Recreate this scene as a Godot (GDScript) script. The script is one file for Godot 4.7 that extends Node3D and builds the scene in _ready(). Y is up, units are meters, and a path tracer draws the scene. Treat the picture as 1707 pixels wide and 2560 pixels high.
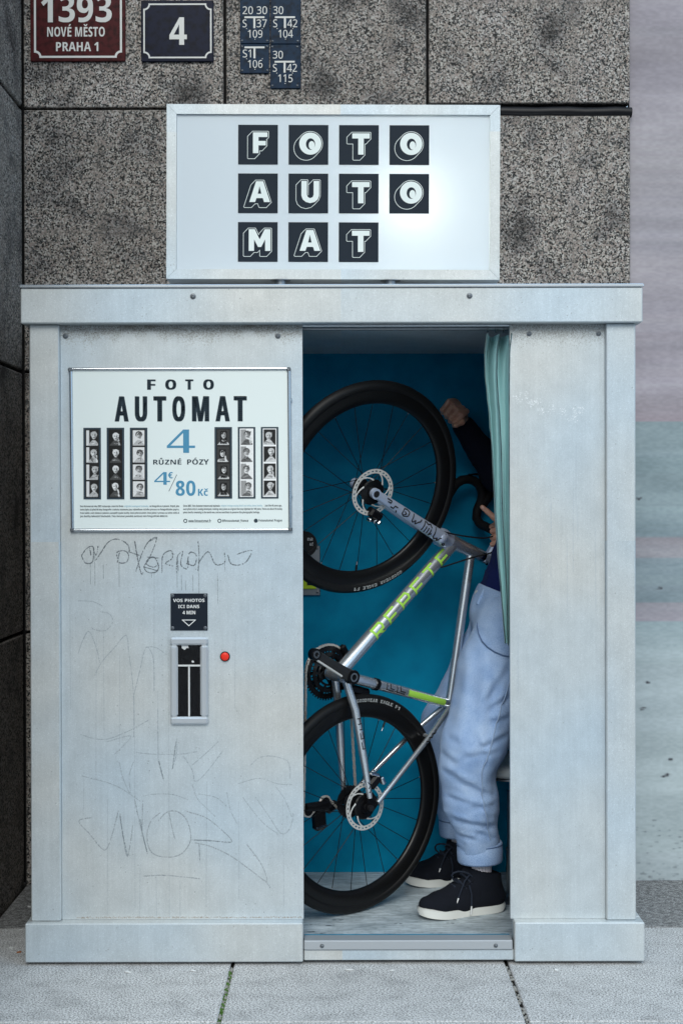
extends Node3D
# A photo booth on a pavement in front of a granite wall, a person inside holding a road bike on its rear wheel.
# Units are metres, y up. z = 0 is the front sheet of the booth, the street is towards +z.

var rng := RandomNumberGenerator.new()
var M := {}
var fonts := {}
const FLOOR := 0.05      # height of the booth's floor

# ------------------------------------------------------------------ geometry
class Geo:
	var v := PackedVector3Array()
	var n := PackedVector3Array()
	var t := PackedVector2Array()
	func tri(a: Vector3, b: Vector3, c: Vector3, na: Vector3, nb: Vector3, nc: Vector3, ta := Vector2.ZERO, tb := Vector2.ZERO, tc := Vector2.ZERO) -> void:
		v.append(a); v.append(c); v.append(b)
		n.append(na); n.append(nc); n.append(nb)
		t.append(ta); t.append(tc); t.append(tb)
	func face(p: Array, outside: Vector3) -> void:      # flat convex face, turned so that it looks along outside
		var nn: Vector3 = (p[1] - p[0]).cross(p[2] - p[0]).normalized()
		if nn.dot(outside) < 0.0:
			p.reverse()
			nn = -nn
		for i in range(1, p.size() - 1):
			tri(p[0], p[i], p[i + 1], nn, nn, nn)
	func sheet(a: Vector3, b: Vector3, c: Vector3, d: Vector3) -> void:   # a lower left, b lower right, c upper right, d upper left; uv 0..1
		var nn := (b - a).cross(d - a).normalized()
		tri(a, b, c, nn, nn, nn, Vector2(0, 1), Vector2(1, 1), Vector2(1, 0))
		tri(a, c, d, nn, nn, nn, Vector2(0, 1), Vector2(1, 0), Vector2(0, 0))
	func box(c: Vector3, s: Vector3, bev := 0.0, basis := Basis()) -> Geo:
		var h := s * 0.5
		bev = minf(bev, minf(h.x, minf(h.y, h.z)) * 0.9)
		var P := func(sg: Vector3, axis: int) -> Vector3:
			var q := Vector3(sg.x * (h.x - bev), sg.y * (h.y - bev), sg.z * (h.z - bev))
			q[axis] = sg[axis] * h[axis]
			return c + basis * q
		for a in 3:
			var b := (a + 1) % 3
			var e := (a + 2) % 3
			for s1 in [-1.0, 1.0]:
				var q := []
				for k in [[-1.0, -1.0], [1.0, -1.0], [1.0, 1.0], [-1.0, 1.0]]:
					var sg := Vector3.ZERO
					sg[a] = s1; sg[b] = k[0]; sg[e] = k[1]
					q.append(P.call(sg, a))
				var o := Vector3.ZERO
				o[a] = s1
				face(q, basis * o)
				if bev > 0.0:
					for s2 in [-1.0, 1.0]:
						var g1 := Vector3.ZERO; var g2 := Vector3.ZERO
						g1[a] = s1; g1[b] = s2; g1[e] = -1.0
						g2 = g1; g2[e] = 1.0
						var oo := Vector3.ZERO
						oo[a] = s1; oo[b] = s2
						face([P.call(g1, a), P.call(g2, a), P.call(g2, b), P.call(g1, b)], basis * oo)
		if bev > 0.0:
			for x in [-1.0, 1.0]:
				for y in [-1.0, 1.0]:
					for z in [-1.0, 1.0]:
						var sg := Vector3(x, y, z)
						face([P.call(sg, 0), P.call(sg, 1), P.call(sg, 2)], basis * sg)
		return self
	func span(x0: float, x1: float, y0: float, y1: float, z0: float, z1: float, bev := 0.0) -> Geo:
		return box(Vector3((x0 + x1) * 0.5, (y0 + y1) * 0.5, (z0 + z1) * 0.5), Vector3(x1 - x0, y1 - y0, z1 - z0), bev)
	func tube(p: Array, r, sides := 12, caps := true, flat := 1.0, flat_dir := Vector3.ZERO) -> Geo:   # r: one radius or one per point; flat squeezes across flat_dir
		var m := p.size()
		var up := Vector3(0, 1, 0)
		var rings := []
		var norms := []
		var last := Vector3.ZERO
		for i in m:
			var d: Vector3 = (p[mini(i + 1, m - 1)] - p[maxi(i - 1, 0)]).normalized()
			if i == 0:
				if flat_dir != Vector3.ZERO:
					up = (flat_dir - d * flat_dir.dot(d)).normalized()
				else:
					up = Vector3(0, 1, 0) if absf(d.y) < 0.9 else Vector3(1, 0, 0)
					up = (up - d * up.dot(d)).normalized()
			else:
				up = (up - d * up.dot(d)).normalized()
			last = d
			var side := d.cross(up)
			var rad: float = r[i] if r is Array else r
			var ring := []
			var nm := []
			for k in sides:
				var a := TAU * k / sides
				ring.append(p[i] + (up * cos(a) * flat + side * sin(a)) * rad)
				nm.append((up * cos(a) / flat + side * sin(a)).normalized())
			rings.append(ring)
			norms.append(nm)
		for i in m - 1:
			for k in sides:
				var j := (k + 1) % sides
				tri(rings[i][k], rings[i][j], rings[i + 1][j], norms[i][k], norms[i][j], norms[i + 1][j])
				tri(rings[i][k], rings[i + 1][j], rings[i + 1][k], norms[i][k], norms[i + 1][j], norms[i + 1][k])
		if caps:
			face(rings[0].duplicate(), p[0] - p[1])
			face(rings[m - 1].duplicate(), p[m - 1] - p[m - 2])
		return self
	func lathe(prof: Array, xf := Transform3D(), segs := 32, smooth := false) -> Geo:   # prof: Vector2(radius, along z); revolved about z; the outside is to the right of the way the profile runs
		var m := prof.size()
		var sn := []
		for i in m - 1:
			var d: Vector2 = (prof[i + 1] - prof[i]).normalized()
			sn.append(Vector2(d.y, -d.x))
		for i in m - 1:
			var n0: Vector2 = sn[i]
			var n1: Vector2 = sn[i]
			if smooth:
				var closed: bool = prof[0].is_equal_approx(prof[m - 1])
				var before: Vector2 = sn[i - 1] if i > 0 else (sn[m - 2] if closed else sn[i])
				var after: Vector2 = sn[i + 1] if i < m - 2 else (sn[0] if closed else sn[i])
				n0 = (sn[i] + before).normalized()
				n1 = (sn[i] + after).normalized()
			for k in segs:
				var a0 := TAU * k / segs
				var a1 := TAU * (k + 1) / segs
				var c0 := Vector2(cos(a0), sin(a0)); var c1 := Vector2(cos(a1), sin(a1))
				var A: Vector3 = xf * Vector3(c0.x * prof[i].x, c0.y * prof[i].x, prof[i].y)
				var B: Vector3 = xf * Vector3(c1.x * prof[i].x, c1.y * prof[i].x, prof[i].y)
				var C: Vector3 = xf * Vector3(c1.x * prof[i + 1].x, c1.y * prof[i + 1].x, prof[i + 1].y)
				var D: Vector3 = xf * Vector3(c0.x * prof[i + 1].x, c0.y * prof[i + 1].x, prof[i + 1].y)
				var nA: Vector3 = (xf.basis * Vector3(c0.x * n0.x, c0.y * n0.x, n0.y)).normalized()
				var nB: Vector3 = (xf.basis * Vector3(c1.x * n0.x, c1.y * n0.x, n0.y)).normalized()
				var nC: Vector3 = (xf.basis * Vector3(c1.x * n1.x, c1.y * n1.x, n1.y)).normalized()
				var nD: Vector3 = (xf.basis * Vector3(c0.x * n1.x, c0.y * n1.x, n1.y)).normalized()
				if prof[i].x > 1e-6:
					tri(A, B, C, nA, nB, nC)
				if prof[i + 1].x > 1e-6:
					tri(A, C, D, nA, nC, nD)
		return self
	func prism(poly: PackedVector2Array, z0: float, z1: float, xf := Transform3D()) -> Geo:   # polygon in x, y pushed from z0 to z1
		if Geometry2D.is_polygon_clockwise(poly):
			poly.reverse()
		var ix := Geometry2D.triangulate_polygon(poly)
		var nz := (xf.basis * Vector3(0, 0, 1)).normalized()
		for i in range(0, ix.size(), 3):
			var q := []
			for k in 3:
				q.append(Vector3(poly[ix[i + k]].x, poly[ix[i + k]].y, 0))
			face([xf * (q[0] + Vector3(0, 0, z1)), xf * (q[1] + Vector3(0, 0, z1)), xf * (q[2] + Vector3(0, 0, z1))], nz)
			face([xf * (q[0] + Vector3(0, 0, z0)), xf * (q[1] + Vector3(0, 0, z0)), xf * (q[2] + Vector3(0, 0, z0))], -nz)
		for i in poly.size():
			var a := poly[i]
			var b := poly[(i + 1) % poly.size()]
			var o := xf.basis * Vector3(b.y - a.y, a.x - b.x, 0)
			face([xf * Vector3(a.x, a.y, z0), xf * Vector3(b.x, b.y, z0), xf * Vector3(b.x, b.y, z1), xf * Vector3(a.x, a.y, z1)], o)
		return self
	func line(p: Array, w: float, z0: float, z1: float, xf := Transform3D(), closed := false) -> Geo:   # a flat stroke in x, y
		var m := p.size()
		for i in (m if closed else m - 1):
			var a: Vector2 = p[i]
			var b: Vector2 = p[(i + 1) % m]
			var d := (b - a).normalized() * w * 0.5
			var s := Vector2(-d.y, d.x)
			prism(PackedVector2Array([a - d - s, b + d - s, b + d + s, a - d + s]), z0, z1 + 0.00002 * (i % 3), xf)
		return self
	func mesh() -> ArrayMesh:
		var a := []
		a.resize(Mesh.ARRAY_MAX)
		a[Mesh.ARRAY_VERTEX] = v
		a[Mesh.ARRAY_NORMAL] = n
		a[Mesh.ARRAY_TEX_UV] = t
		var am := ArrayMesh.new()
		am.add_surface_from_arrays(Mesh.PRIMITIVE_TRIANGLES, a)
		return am

func text(g: Geo, s: String, font: String, x0: float, x1: float, y0: float, y1: float, z: float, xf := Transform3D(), depth := 0.0006) -> void:   # lettering that fills the box x0..x1, y0..y1
	var tm := TextMesh.new()
	tm.text = s
	tm.font = fonts[font]
	tm.font_size = 64
	tm.pixel_size = 0.01
	tm.depth = 0.1
	tm.curve_step = 3.0
	var box := tm.get_aabb()
	var arr := tm.surface_get_arrays(0)
	var vs: PackedVector3Array = arr[Mesh.ARRAY_VERTEX]
	var ix: PackedInt32Array = arr[Mesh.ARRAY_INDEX] if arr[Mesh.ARRAY_INDEX] != null else PackedInt32Array(range(vs.size()))
	var lo := Vector3(1e9, 1e9, 0); var hi := Vector3(-1e9, -1e9, 0)
	for q in vs:
		lo = Vector3(minf(lo.x, q.x), minf(lo.y, q.y), 0); hi = Vector3(maxf(hi.x, q.x), maxf(hi.y, q.y), 0)
	var sx := (x1 - x0) / (hi.x - lo.x)
	var sy := (y1 - y0) / (hi.y - lo.y)
	for i in range(0, ix.size(), 3):
		var q := []
		for k in 3:
			var p := vs[ix[i + k]]
			q.append(xf * Vector3(x0 + (p.x - lo.x) * sx, y0 + (p.y - lo.y) * sy, z + (p.z + 0.05) / 0.1 * depth))
		var nn: Vector3 = (q[2] - q[0]).cross(q[1] - q[0]).normalized()
		g.v.append(q[0]); g.v.append(q[1]); g.v.append(q[2])
		for k in 3:
			g.n.append(nn); g.t.append(Vector2.ZERO)

# ------------------------------------------------------------------ smooth bodies: tapered capsules joined and meshed as surface nets
func body_mesh(bones: Array, cell: float, k: float, clips := [], crease = null, g: Geo = null) -> Geo:
	if g == null:
		g = Geo.new()
	var lo := Vector3(1e9, 1e9, 1e9); var hi := -lo
	for b in bones:
		for e in 2:
			var rr: float = b[2 + e]
			lo = lo.min(b[e] - Vector3.ONE * (rr + k + cell * 3)); hi = hi.max(b[e] + Vector3.ONE * (rr + k + cell * 3))
	var nx := int((hi.x - lo.x) / cell) + 2; var ny := int((hi.y - lo.y) / cell) + 2; var nz := int((hi.z - lo.z) / cell) + 2
	var F := PackedFloat32Array()
	F.resize(nx * ny * nz)
	F.fill(1.0)
	for b in bones:
		var A: Vector3 = b[0]; var B: Vector3 = b[1]
		var ra: float = b[2]; var rb: float = b[3]
		var pad := maxf(ra, rb) + k + cell * 2.5
		var i0 := Vector3i(((A.min(B) - Vector3.ONE * pad - lo) / cell).floor()).max(Vector3i.ZERO)
		var i1 := Vector3i(((A.max(B) + Vector3.ONE * pad - lo) / cell).ceil()).min(Vector3i(nx - 1, ny - 1, nz - 1))
		var ab := B - A
		var l2 := maxf(ab.length_squared(), 1e-9)
		for z in range(i0.z, i1.z + 1):
			for y in range(i0.y, i1.y + 1):
				var at := (z * ny + y) * nx
				var p := lo + Vector3(i0.x, y, z) * cell
				for x in range(i0.x, i1.x + 1):
					var t := clampf((p - A).dot(ab) / l2, 0.0, 1.0)
					var d := (p - A - ab * t).length() - ra - (rb - ra) * t
					var o := F[at + x]
					var h := maxf(k - absf(d - o), 0.0)
					F[at + x] = minf(d, o) - h * h * 0.25 / k
					p.x += cell
	if clips or crease != null:
		for z in nz:
			for y in ny:
				for x in nx:
					var at := (z * ny + y) * nx + x
					if absf(F[at]) < 0.028:
						var p := lo + Vector3(x, y, z) * cell
						var d := F[at]
						if crease != null:
							d += crease.call(p)
						for c in clips:
							d = maxf(d, (p - c[0]).dot(c[1]))
						F[at] = d
	var ids := {}
	var pts := PackedVector3Array()
	var st := [1, nx, nx * ny]
	for z in nz - 1:
		for y in ny - 1:
			var row := (z * ny + y) * nx
			for x in nx - 1:
				var at := row + x
				var c := 0
				var f0 := F[at]
				if f0 > 0.5:
					continue
				var s := Vector3.ZERO
				var inside := f0 < 0.0
				var mixed := false
				for q in [1, nx, nx + 1, st[2], st[2] + 1, st[2] + nx, st[2] + nx + 1]:
					if (F[at + q] < 0.0) != inside:
						mixed = true
						break
				if not mixed:
					continue
				for e in EDGES:
					var a: Vector3 = e[0]; var b: Vector3 = e[1]
					var fa := F[at + int(a.x) + int(a.y) * nx + int(a.z) * st[2]]
					var fb := F[at + int(b.x) + int(b.y) * nx + int(b.z) * st[2]]
					if (fa < 0.0) != (fb < 0.0):
						s += a.lerp(b, fa / (fa - fb)); c += 1
				ids[at] = pts.size()
				pts.append(lo + (Vector3(x, y, z) + s / c) * cell)
	var tris := PackedInt32Array()
	for at in ids:
		for ax in 3:
			var b: int = st[(ax + 1) % 3]; var d: int = st[(ax + 2) % 3]
			var fa := F[at]; var fb := F[at + st[ax]]
			if (fa < 0.0) == (fb < 0.0):
				continue
			if not (ids.has(at - b) and ids.has(at - d) and ids.has(at - b - d)):
				continue
			var q := [ids[at], ids[at - b], ids[at - b - d], ids[at - d]]
			if fa >= 0.0:
				q.reverse()
			for w in [q[0], q[1], q[2], q[0], q[2], q[3]]:
				tris.append(w)
	var nm := PackedVector3Array()
	nm.resize(pts.size())
	for i in range(0, tris.size(), 3):
		var fn := (pts[tris[i + 1]] - pts[tris[i]]).cross(pts[tris[i + 2]] - pts[tris[i]])
		for w in 3:
			nm[tris[i + w]] += fn
	for i in range(0, tris.size(), 3):
		var a := tris[i]; var b := tris[i + 1]; var c := tris[i + 2]
		g.tri(pts[a], pts[b], pts[c], nm[a].normalized(), nm[b].normalized(), nm[c].normalized())
	return g

var EDGES := [
	[Vector3(0, 0, 0), Vector3(1, 0, 0)], [Vector3(0, 1, 0), Vector3(1, 1, 0)], [Vector3(0, 0, 1), Vector3(1, 0, 1)], [Vector3(0, 1, 1), Vector3(1, 1, 1)],
	[Vector3(0, 0, 0), Vector3(0, 1, 0)], [Vector3(1, 0, 0), Vector3(1, 1, 0)], [Vector3(0, 0, 1), Vector3(0, 1, 1)], [Vector3(1, 0, 1), Vector3(1, 1, 1)],
	[Vector3(0, 0, 0), Vector3(0, 0, 1)], [Vector3(1, 0, 0), Vector3(1, 0, 1)], [Vector3(0, 1, 0), Vector3(0, 1, 1)], [Vector3(1, 1, 0), Vector3(1, 1, 1)]]

# ------------------------------------------------------------------ nodes
var taken := {}
func put(g, called: String, m: Material, parent: Node = self) -> MeshInstance3D:
	var o := MeshInstance3D.new()
	o.name = called if parent != self else numbered(called)
	o.mesh = g.mesh() if g is Geo else g
	o.material_override = m
	parent.add_child(o, true)
	return o
func numbered(called: String) -> String:
	if taken.has(called):
		taken[called] += 1
		return "%s_%03d" % [called, taken[called]]
	taken[called] = 0
	return called
func base(called: String, at := Vector3.ZERO) -> Node3D:
	var o := Node3D.new()
	o.name = numbered(called)
	o.position = at
	add_child(o)
	return o
func part(called: String, parent: Node) -> Node3D:
	var o := Node3D.new()
	o.name = called
	parent.add_child(o, true)
	return o
func tag(o: Node, label: String, category: String, group := "", kind := "") -> void:
	if label: o.set_meta("label", label)
	if category: o.set_meta("category", category)
	if group: o.set_meta("group", group)
	if kind: o.set_meta("kind", kind)

# ------------------------------------------------------------------ textures
func noise_bytes(w: int, h: int, freq: float, sd: int, kind := FastNoiseLite.TYPE_SIMPLEX_SMOOTH, octaves := 4, sx := 1, sy := 1) -> PackedByteArray:
	var f := FastNoiseLite.new()
	f.noise_type = kind
	f.seed = sd
	f.frequency = freq
	f.fractal_octaves = octaves
	f.fractal_type = FastNoiseLite.FRACTAL_FBM if octaves > 1 else FastNoiseLite.FRACTAL_NONE
	f.cellular_return_type = FastNoiseLite.RETURN_CELL_VALUE
	var im := f.get_image(w / sx, h / sy)
	if sx > 1 or sy > 1:
		im.resize(w, h, Image.INTERPOLATE_CUBIC)
	im.convert(Image.FORMAT_L8)
	return im.get_data()

func seamless(w: int, freq: float, sd: int, kind: int, octaves: int, ramp: Gradient = null, warp := 0.0) -> NoiseTexture2D:
	var f := FastNoiseLite.new()
	f.noise_type = kind
	f.seed = sd
	f.frequency = freq
	f.fractal_octaves = octaves
	f.fractal_type = FastNoiseLite.FRACTAL_FBM if octaves > 1 else FastNoiseLite.FRACTAL_NONE
	f.cellular_return_type = FastNoiseLite.RETURN_CELL_VALUE
	if warp > 0.0:
		f.domain_warp_enabled = true
		f.domain_warp_amplitude = warp
		f.domain_warp_frequency = freq * 0.9
	var t := NoiseTexture2D.new()
	t.width = w; t.height = w
	t.seamless = true
	t.seamless_blend_skirt = 0.08
	t.noise = f
	if ramp: t.color_ramp = ramp
	return t

func ramp(stops: Array) -> Gradient:
	var g := Gradient.new()
	var o := PackedFloat32Array(); var c := PackedColorArray()
	for s in stops:
		o.append(s[0]); c.append(s[1])
	g.offsets = o; g.colors = c
	return g

func grey(x: float) -> Color:
	return Color(x, x, x)

func bytes_tex(d: PackedByteArray, w: int, h: int, fmt := Image.FORMAT_RGB8) -> ImageTexture:
	return ImageTexture.create_from_image(Image.create_from_data(w, h, false, fmt, d))

func mat(name: String, c: Color, rough := 0.6, metal := 0.0, tex: Texture2D = null, scale := 1.0) -> StandardMaterial3D:
	var m := StandardMaterial3D.new()
	m.resource_name = name
	m.albedo_color = c
	m.roughness = rough
	m.metallic = metal
	if tex:
		m.albedo_texture = tex
		m.uv1_triplanar = true
		m.uv1_world_triplanar = true
		m.uv1_scale = Vector3.ONE * scale
	if metal == 0.0:
		m.metallic_specular = 0.35
	M[name] = m
	return m

func lin(r: float, g: float, b: float) -> Color:
	return Color(r, g, b).linear_to_srgb()

# A picture of one sheet of weathered aluminium, w x h pixels; marks are drawn into it afterwards
class Sheet:
	var w: int
	var h: int
	var d: PackedByteArray
	func dab(x: float, y: float, r: float, c: Color, a: float) -> void:
		for j in range(maxi(0, int(y - r)), mini(h, int(y + r) + 2)):
			for i in range(maxi(0, int(x - r)), mini(w, int(x + r) + 2)):
				var q := clampf(r + 0.5 - Vector2(i - x, j - y).length(), 0.0, 1.0) * a
				if q > 0.0:
					var at := (j * w + i) * 3
					d[at] = int(lerpf(d[at], c.r8, q)); d[at + 1] = int(lerpf(d[at + 1], c.g8, q)); d[at + 2] = int(lerpf(d[at + 2], c.b8, q))
	func stroke(p: Array, r: float, c: Color, a: float, rg: RandomNumberGenerator, gaps := 0.0) -> void:   # a rubbed line; gaps breaks it into specks
		for i in p.size() - 1:
			var A: Vector2 = p[i]; var B: Vector2 = p[i + 1]
			var m := int(A.distance_to(B) / maxf(r * 0.9, 0.8)) + 1
			for k in m:
				if rg.randf() < gaps:
					continue
				var q := A.lerp(B, float(k) / m) + Vector2(rg.randf_range(-1, 1), rg.randf_range(-1, 1)) * r * 0.35
				dab(q.x, q.y, r * rg.randf_range(0.6, 1.15), c, a * rg.randf_range(0.45, 1.0))
	func curve(p: Array, r: float, c: Color, a: float, rg: RandomNumberGenerator, gaps := 0.0) -> void:
		var q := []
		for i in p.size() - 1:
			var p0: Vector2 = p[maxi(i - 1, 0)]; var p3: Vector2 = p[mini(i + 2, p.size() - 1)]
			for k in 6:
				q.append((p[i] as Vector2).cubic_interpolate(p[i + 1], p0, p3, k / 6.0))
		q.append(p[p.size() - 1])
		stroke(q, r, c, a, rg, gaps)
	func tex() -> ImageTexture:
		return ImageTexture.create_from_image(Image.create_from_data(w, h, false, Image.FORMAT_RGB8, d))

func aluminium(w: int, h: int, sd: int) -> Sheet:
	var s := Sheet.new()
	s.w = w; s.h = h
	s.d = PackedByteArray()
	s.d.resize(w * h * 3)
	var big := noise_bytes(w, h, 0.011, sd, FastNoiseLite.TYPE_SIMPLEX_SMOOTH, 6)
	var tint := noise_bytes(w, h, 0.006, sd + 1, FastNoiseLite.TYPE_SIMPLEX_SMOOTH, 2, 4, 4)
	var brush := noise_bytes(w, h, 0.35, sd + 2, FastNoiseLite.TYPE_SIMPLEX, 2, 1, 8)
	var runs := noise_bytes(w, h, 0.08, sd + 3, FastNoiseLite.TYPE_SIMPLEX_SMOOTH, 3, 1, 32)
	var fine := noise_bytes(w, h, 0.7, sd + 4, FastNoiseLite.TYPE_VALUE, 1)
	for i in w * h:
		var q := (big[i] - 128) * 0.05 + (brush[i] - 128) * 0.022 + (runs[i] - 128) * 0.025 + (fine[i] - 128) * 0.06
		var k := (tint[i] - 128) * 0.05
		if fine[i] > 226: q += 12.0
		s.d[i * 3] = clampi(int(193 + q - k), 0, 255)
		s.d[i * 3 + 1] = clampi(int(201 + q), 0, 255)
		s.d[i * 3 + 2] = clampi(int(204 + q + k), 0, 255)
	return s

func _ready() -> void:
	rng.seed = 20240611
	camera_and_light()
	make_fonts_and_materials()
	setting()
	booth()
	sign_box()
	wall_plates()
	curtain()
	stool()
	bicycle()
	person()
	litter()

# ------------------------------------------------------------------ camera, sky, sun
func camera_and_light() -> void:
	var cam := Camera3D.new()
	cam.name = "camera"
	cam.fov = 39.6
	cam.near = 0.05
	cam.far = 200.0
	cam.position = Vector3(0, 1.31, 4.08)
	cam.rotation_degrees = Vector3(-0.298, 0, -0.12)
	add_child(cam)
	cam.current = true
	var e := Environment.new()
	e.background_mode = Environment.BG_SKY
	var sm := ProceduralSkyMaterial.new()
	sm.sky_top_color = Color(0.76, 0.885, 0.99)
	sm.sky_horizon_color = Color(0.69, 0.80, 0.89)
	sm.sky_curve = 0.25
	sm.ground_bottom_color = Color(0.36, 0.38, 0.40)
	sm.ground_horizon_color = Color(0.5, 0.53, 0.56)
	var sky := Sky.new()
	sky.sky_material = sm
	e.sky = sky
	e.tonemap_mode = Environment.TONE_MAPPER_LINEAR
	e.tonemap_exposure = 1.5
	e.sdfgi_enabled = true
	e.ssao_enabled = true
	e.ssil_enabled = true
	var we := WorldEnvironment.new()
	we.name = "environment"
	we.environment = e
	add_child(we)
	var sun := DirectionalLight3D.new()
	sun.name = "sun"
	sun.light_energy = 0.5
	sun.light_color = Color(0.98, 0.985, 0.97)
	sun.light_angular_distance = 35.0
	sun.shadow_enabled = true
	add_child(sun)
	sun.look_at_from_position(Vector3.ZERO, Vector3(0.04, -0.78, -1.0), Vector3.UP)

# ------------------------------------------------------------------ fonts and materials
func make_fonts_and_materials() -> void:
	for k in [["bold", "Droid Sans", 700], ["plain", "Droid Sans", 400], ["serif", "Droid Serif", 700]]:
		var f := SystemFont.new()
		f.font_names = PackedStringArray([k[1]])
		f.font_weight = k[2]
		fonts[k[0]] = f
	# granite: grains of black, grey, pinkish and pale mineral
	var gr := ramp([[0.0, grey(0.10)], [0.16, grey(0.14)], [0.19, grey(0.30)], [0.33, Color(0.33, 0.34, 0.35)], [0.36, Color(0.47, 0.455, 0.44)], [0.55, Color(0.53, 0.5, 0.48)], [0.58, Color(0.6, 0.55, 0.53)], [0.75, Color(0.56, 0.54, 0.53)], [0.8, Color(0.66, 0.65, 0.64)], [1.0, Color(0.73, 0.72, 0.71)]])
	var gt := seamless(1024, 0.22, 5, FastNoiseLite.TYPE_CELLULAR, 1, gr, 3.0)
	for k in 3:
		var m := mat("granite_%d" % k, grey([1.0, 0.93, 0.97][k]), 0.62, 0.0, gt, 1.0)
		m.uv1_offset = Vector3(k * 0.37, k * 0.21, k * 0.5)
		m.detail_enabled = true
		m.detail_blend_mode = BaseMaterial3D.BLEND_MODE_MUL
		m.detail_uv_layer = BaseMaterial3D.DETAIL_UV_2
		m.uv2_triplanar = true
		m.uv2_world_triplanar = true
		m.uv2_scale = Vector3.ONE * 0.6
		m.detail_albedo = seamless(512, 0.012, 40 + k, FastNoiseLite.TYPE_SIMPLEX_SMOOTH, 5, ramp([[0.0, grey(0.45)], [0.3, grey(0.84)], [0.5, Color(0.97, 0.96, 0.94)], [1.0, Color(1, 1, 1)]]))
	mat("joint", lin(0.012, 0.012, 0.013), 0.95)
	var tar := mat("joint_tar", lin(0.006, 0.006, 0.008), 0.45)
	# concrete paving
	var cr := ramp([[0.0, grey(0.3)], [0.33, grey(0.66)], [0.5, Color(0.785, 0.79, 0.795)], [0.7, Color(0.86, 0.865, 0.87)], [1.0, grey(1.0)]])
	var ct := seamless(1024, 0.11, 9, FastNoiseLite.TYPE_SIMPLEX, 5, cr)
	for k in 3:
		var m := mat("paving_%d" % k, grey([0.94, 0.96, 0.92][k]), 0.88, 0.0, ct, 1.15)
		m.uv1_offset = Vector3(k * 0.41, 0, k * 0.27)
		m.detail_enabled = true
		m.detail_blend_mode = BaseMaterial3D.BLEND_MODE_MUL
		m.detail_uv_layer = BaseMaterial3D.DETAIL_UV_2
		m.uv2_triplanar = true
		m.uv2_world_triplanar = true
		m.uv2_scale = Vector3.ONE * 0.9
		m.detail_albedo = seamless(512, 0.02, 60 + k, FastNoiseLite.TYPE_SIMPLEX_SMOOTH, 5, ramp([[0.0, grey(0.86)], [0.35, grey(0.95)], [0.6, grey(0.99)], [1.0, grey(1.0)]]))
	var gp := mat("dark_paving", grey(0.74), 0.9, 0.0, ct, 1.15)  # same concrete in a darker, more mottled tone for the back row of slabs
	gp.detail_enabled = true
	gp.detail_blend_mode = BaseMaterial3D.BLEND_MODE_MUL
	gp.detail_uv_layer = BaseMaterial3D.DETAIL_UV_2
	gp.uv2_triplanar = true
	gp.uv2_world_triplanar = true
	gp.uv2_scale = Vector3.ONE * 1.6
	gp.detail_albedo = seamless(512, 0.05, 66, FastNoiseLite.TYPE_SIMPLEX_SMOOTH, 5, ramp([[0.0, grey(0.55)], [0.4, grey(0.8)], [0.7, grey(0.96)], [1.0, grey(1.0)]]))
	mat("asphalt", lin(0.06, 0.06, 0.065), 0.95, 0.0, ct, 0.8)
	mat("grit", lin(0.035, 0.033, 0.03), 1.0, 0.0, ct, 9.0)
	mat("moss", lin(0.06, 0.13, 0.025), 1.0)
	# aluminium without marks of its own
	var al := aluminium(1024, 1024, 300)
	for i in 900:
		al.dab(rng.randf_range(0, 1024), rng.randf_range(0, 1024), rng.randf_range(0.5, 1.3), Color(0.86, 0.88, 0.9) if rng.randf() < 0.6 else grey(0.4), rng.randf_range(0.2, 0.6))
	var alt := al.tex()
	M["alu"] = metal("alu", alt, true)
	var bright := mat("trim", Color(0.80, 0.82, 0.84), 0.24, 0.9)
	mat("chrome", Color(0.75, 0.77, 0.79), 0.16, 1.0)
	mat("slot_chrome", Color(0.80, 0.82, 0.84), 0.22, 0.45)
	mat("steel", Color(0.55, 0.57, 0.59), 0.38, 0.9)
	mat("bolt", Color(0.45, 0.47, 0.49), 0.4, 0.8)
	mat("black", lin(0.012, 0.012, 0.014), 0.5)
	mat("gloss_black", lin(0.005, 0.005, 0.006), 0.25)
	mat("white", lin(0.72, 0.73, 0.73), 0.5)
	var teal := seamless(512, 0.02, 77, FastNoiseLite.TYPE_SIMPLEX_SMOOTH, 4, ramp([[0.0, Color(0.85, 0.87, 0.9)], [0.5, Color(0.95, 0.95, 0.96)], [1.0, Color(1, 1, 1)]]))
	mat("teal", lin(0.001, 0.25, 0.43), 0.6, 0.0, teal, 0.9)
	M.teal.metallic_specular = 0.2
	mat("slate", Color(0.125, 0.16, 0.20), 0.55)
	M.slate.metallic_specular = 0.25
	mat("red_lens", lin(0.75, 0.035, 0.02), 0.3)
	mat("ink", Color(0.19, 0.245, 0.285), 0.6)
	mat("ink_blue", Color(0.30, 0.55, 0.68), 0.6)
	mat("ink_pale", Color(0.62, 0.74, 0.79), 0.6)
	mat("paper", Color(0.875, 0.91, 0.905), 0.4)

func metal(name: String, t: Texture2D, triplanar: bool) -> StandardMaterial3D:
	var m := mat(name, Color(0.985, 0.985, 0.99), 0.44, 0.34)
	m.albedo_texture = t
	if triplanar:
		m.uv1_triplanar = true
		m.uv1_world_triplanar = true
		m.uv1_scale = Vector3.ONE * 0.83
	return m

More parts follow.
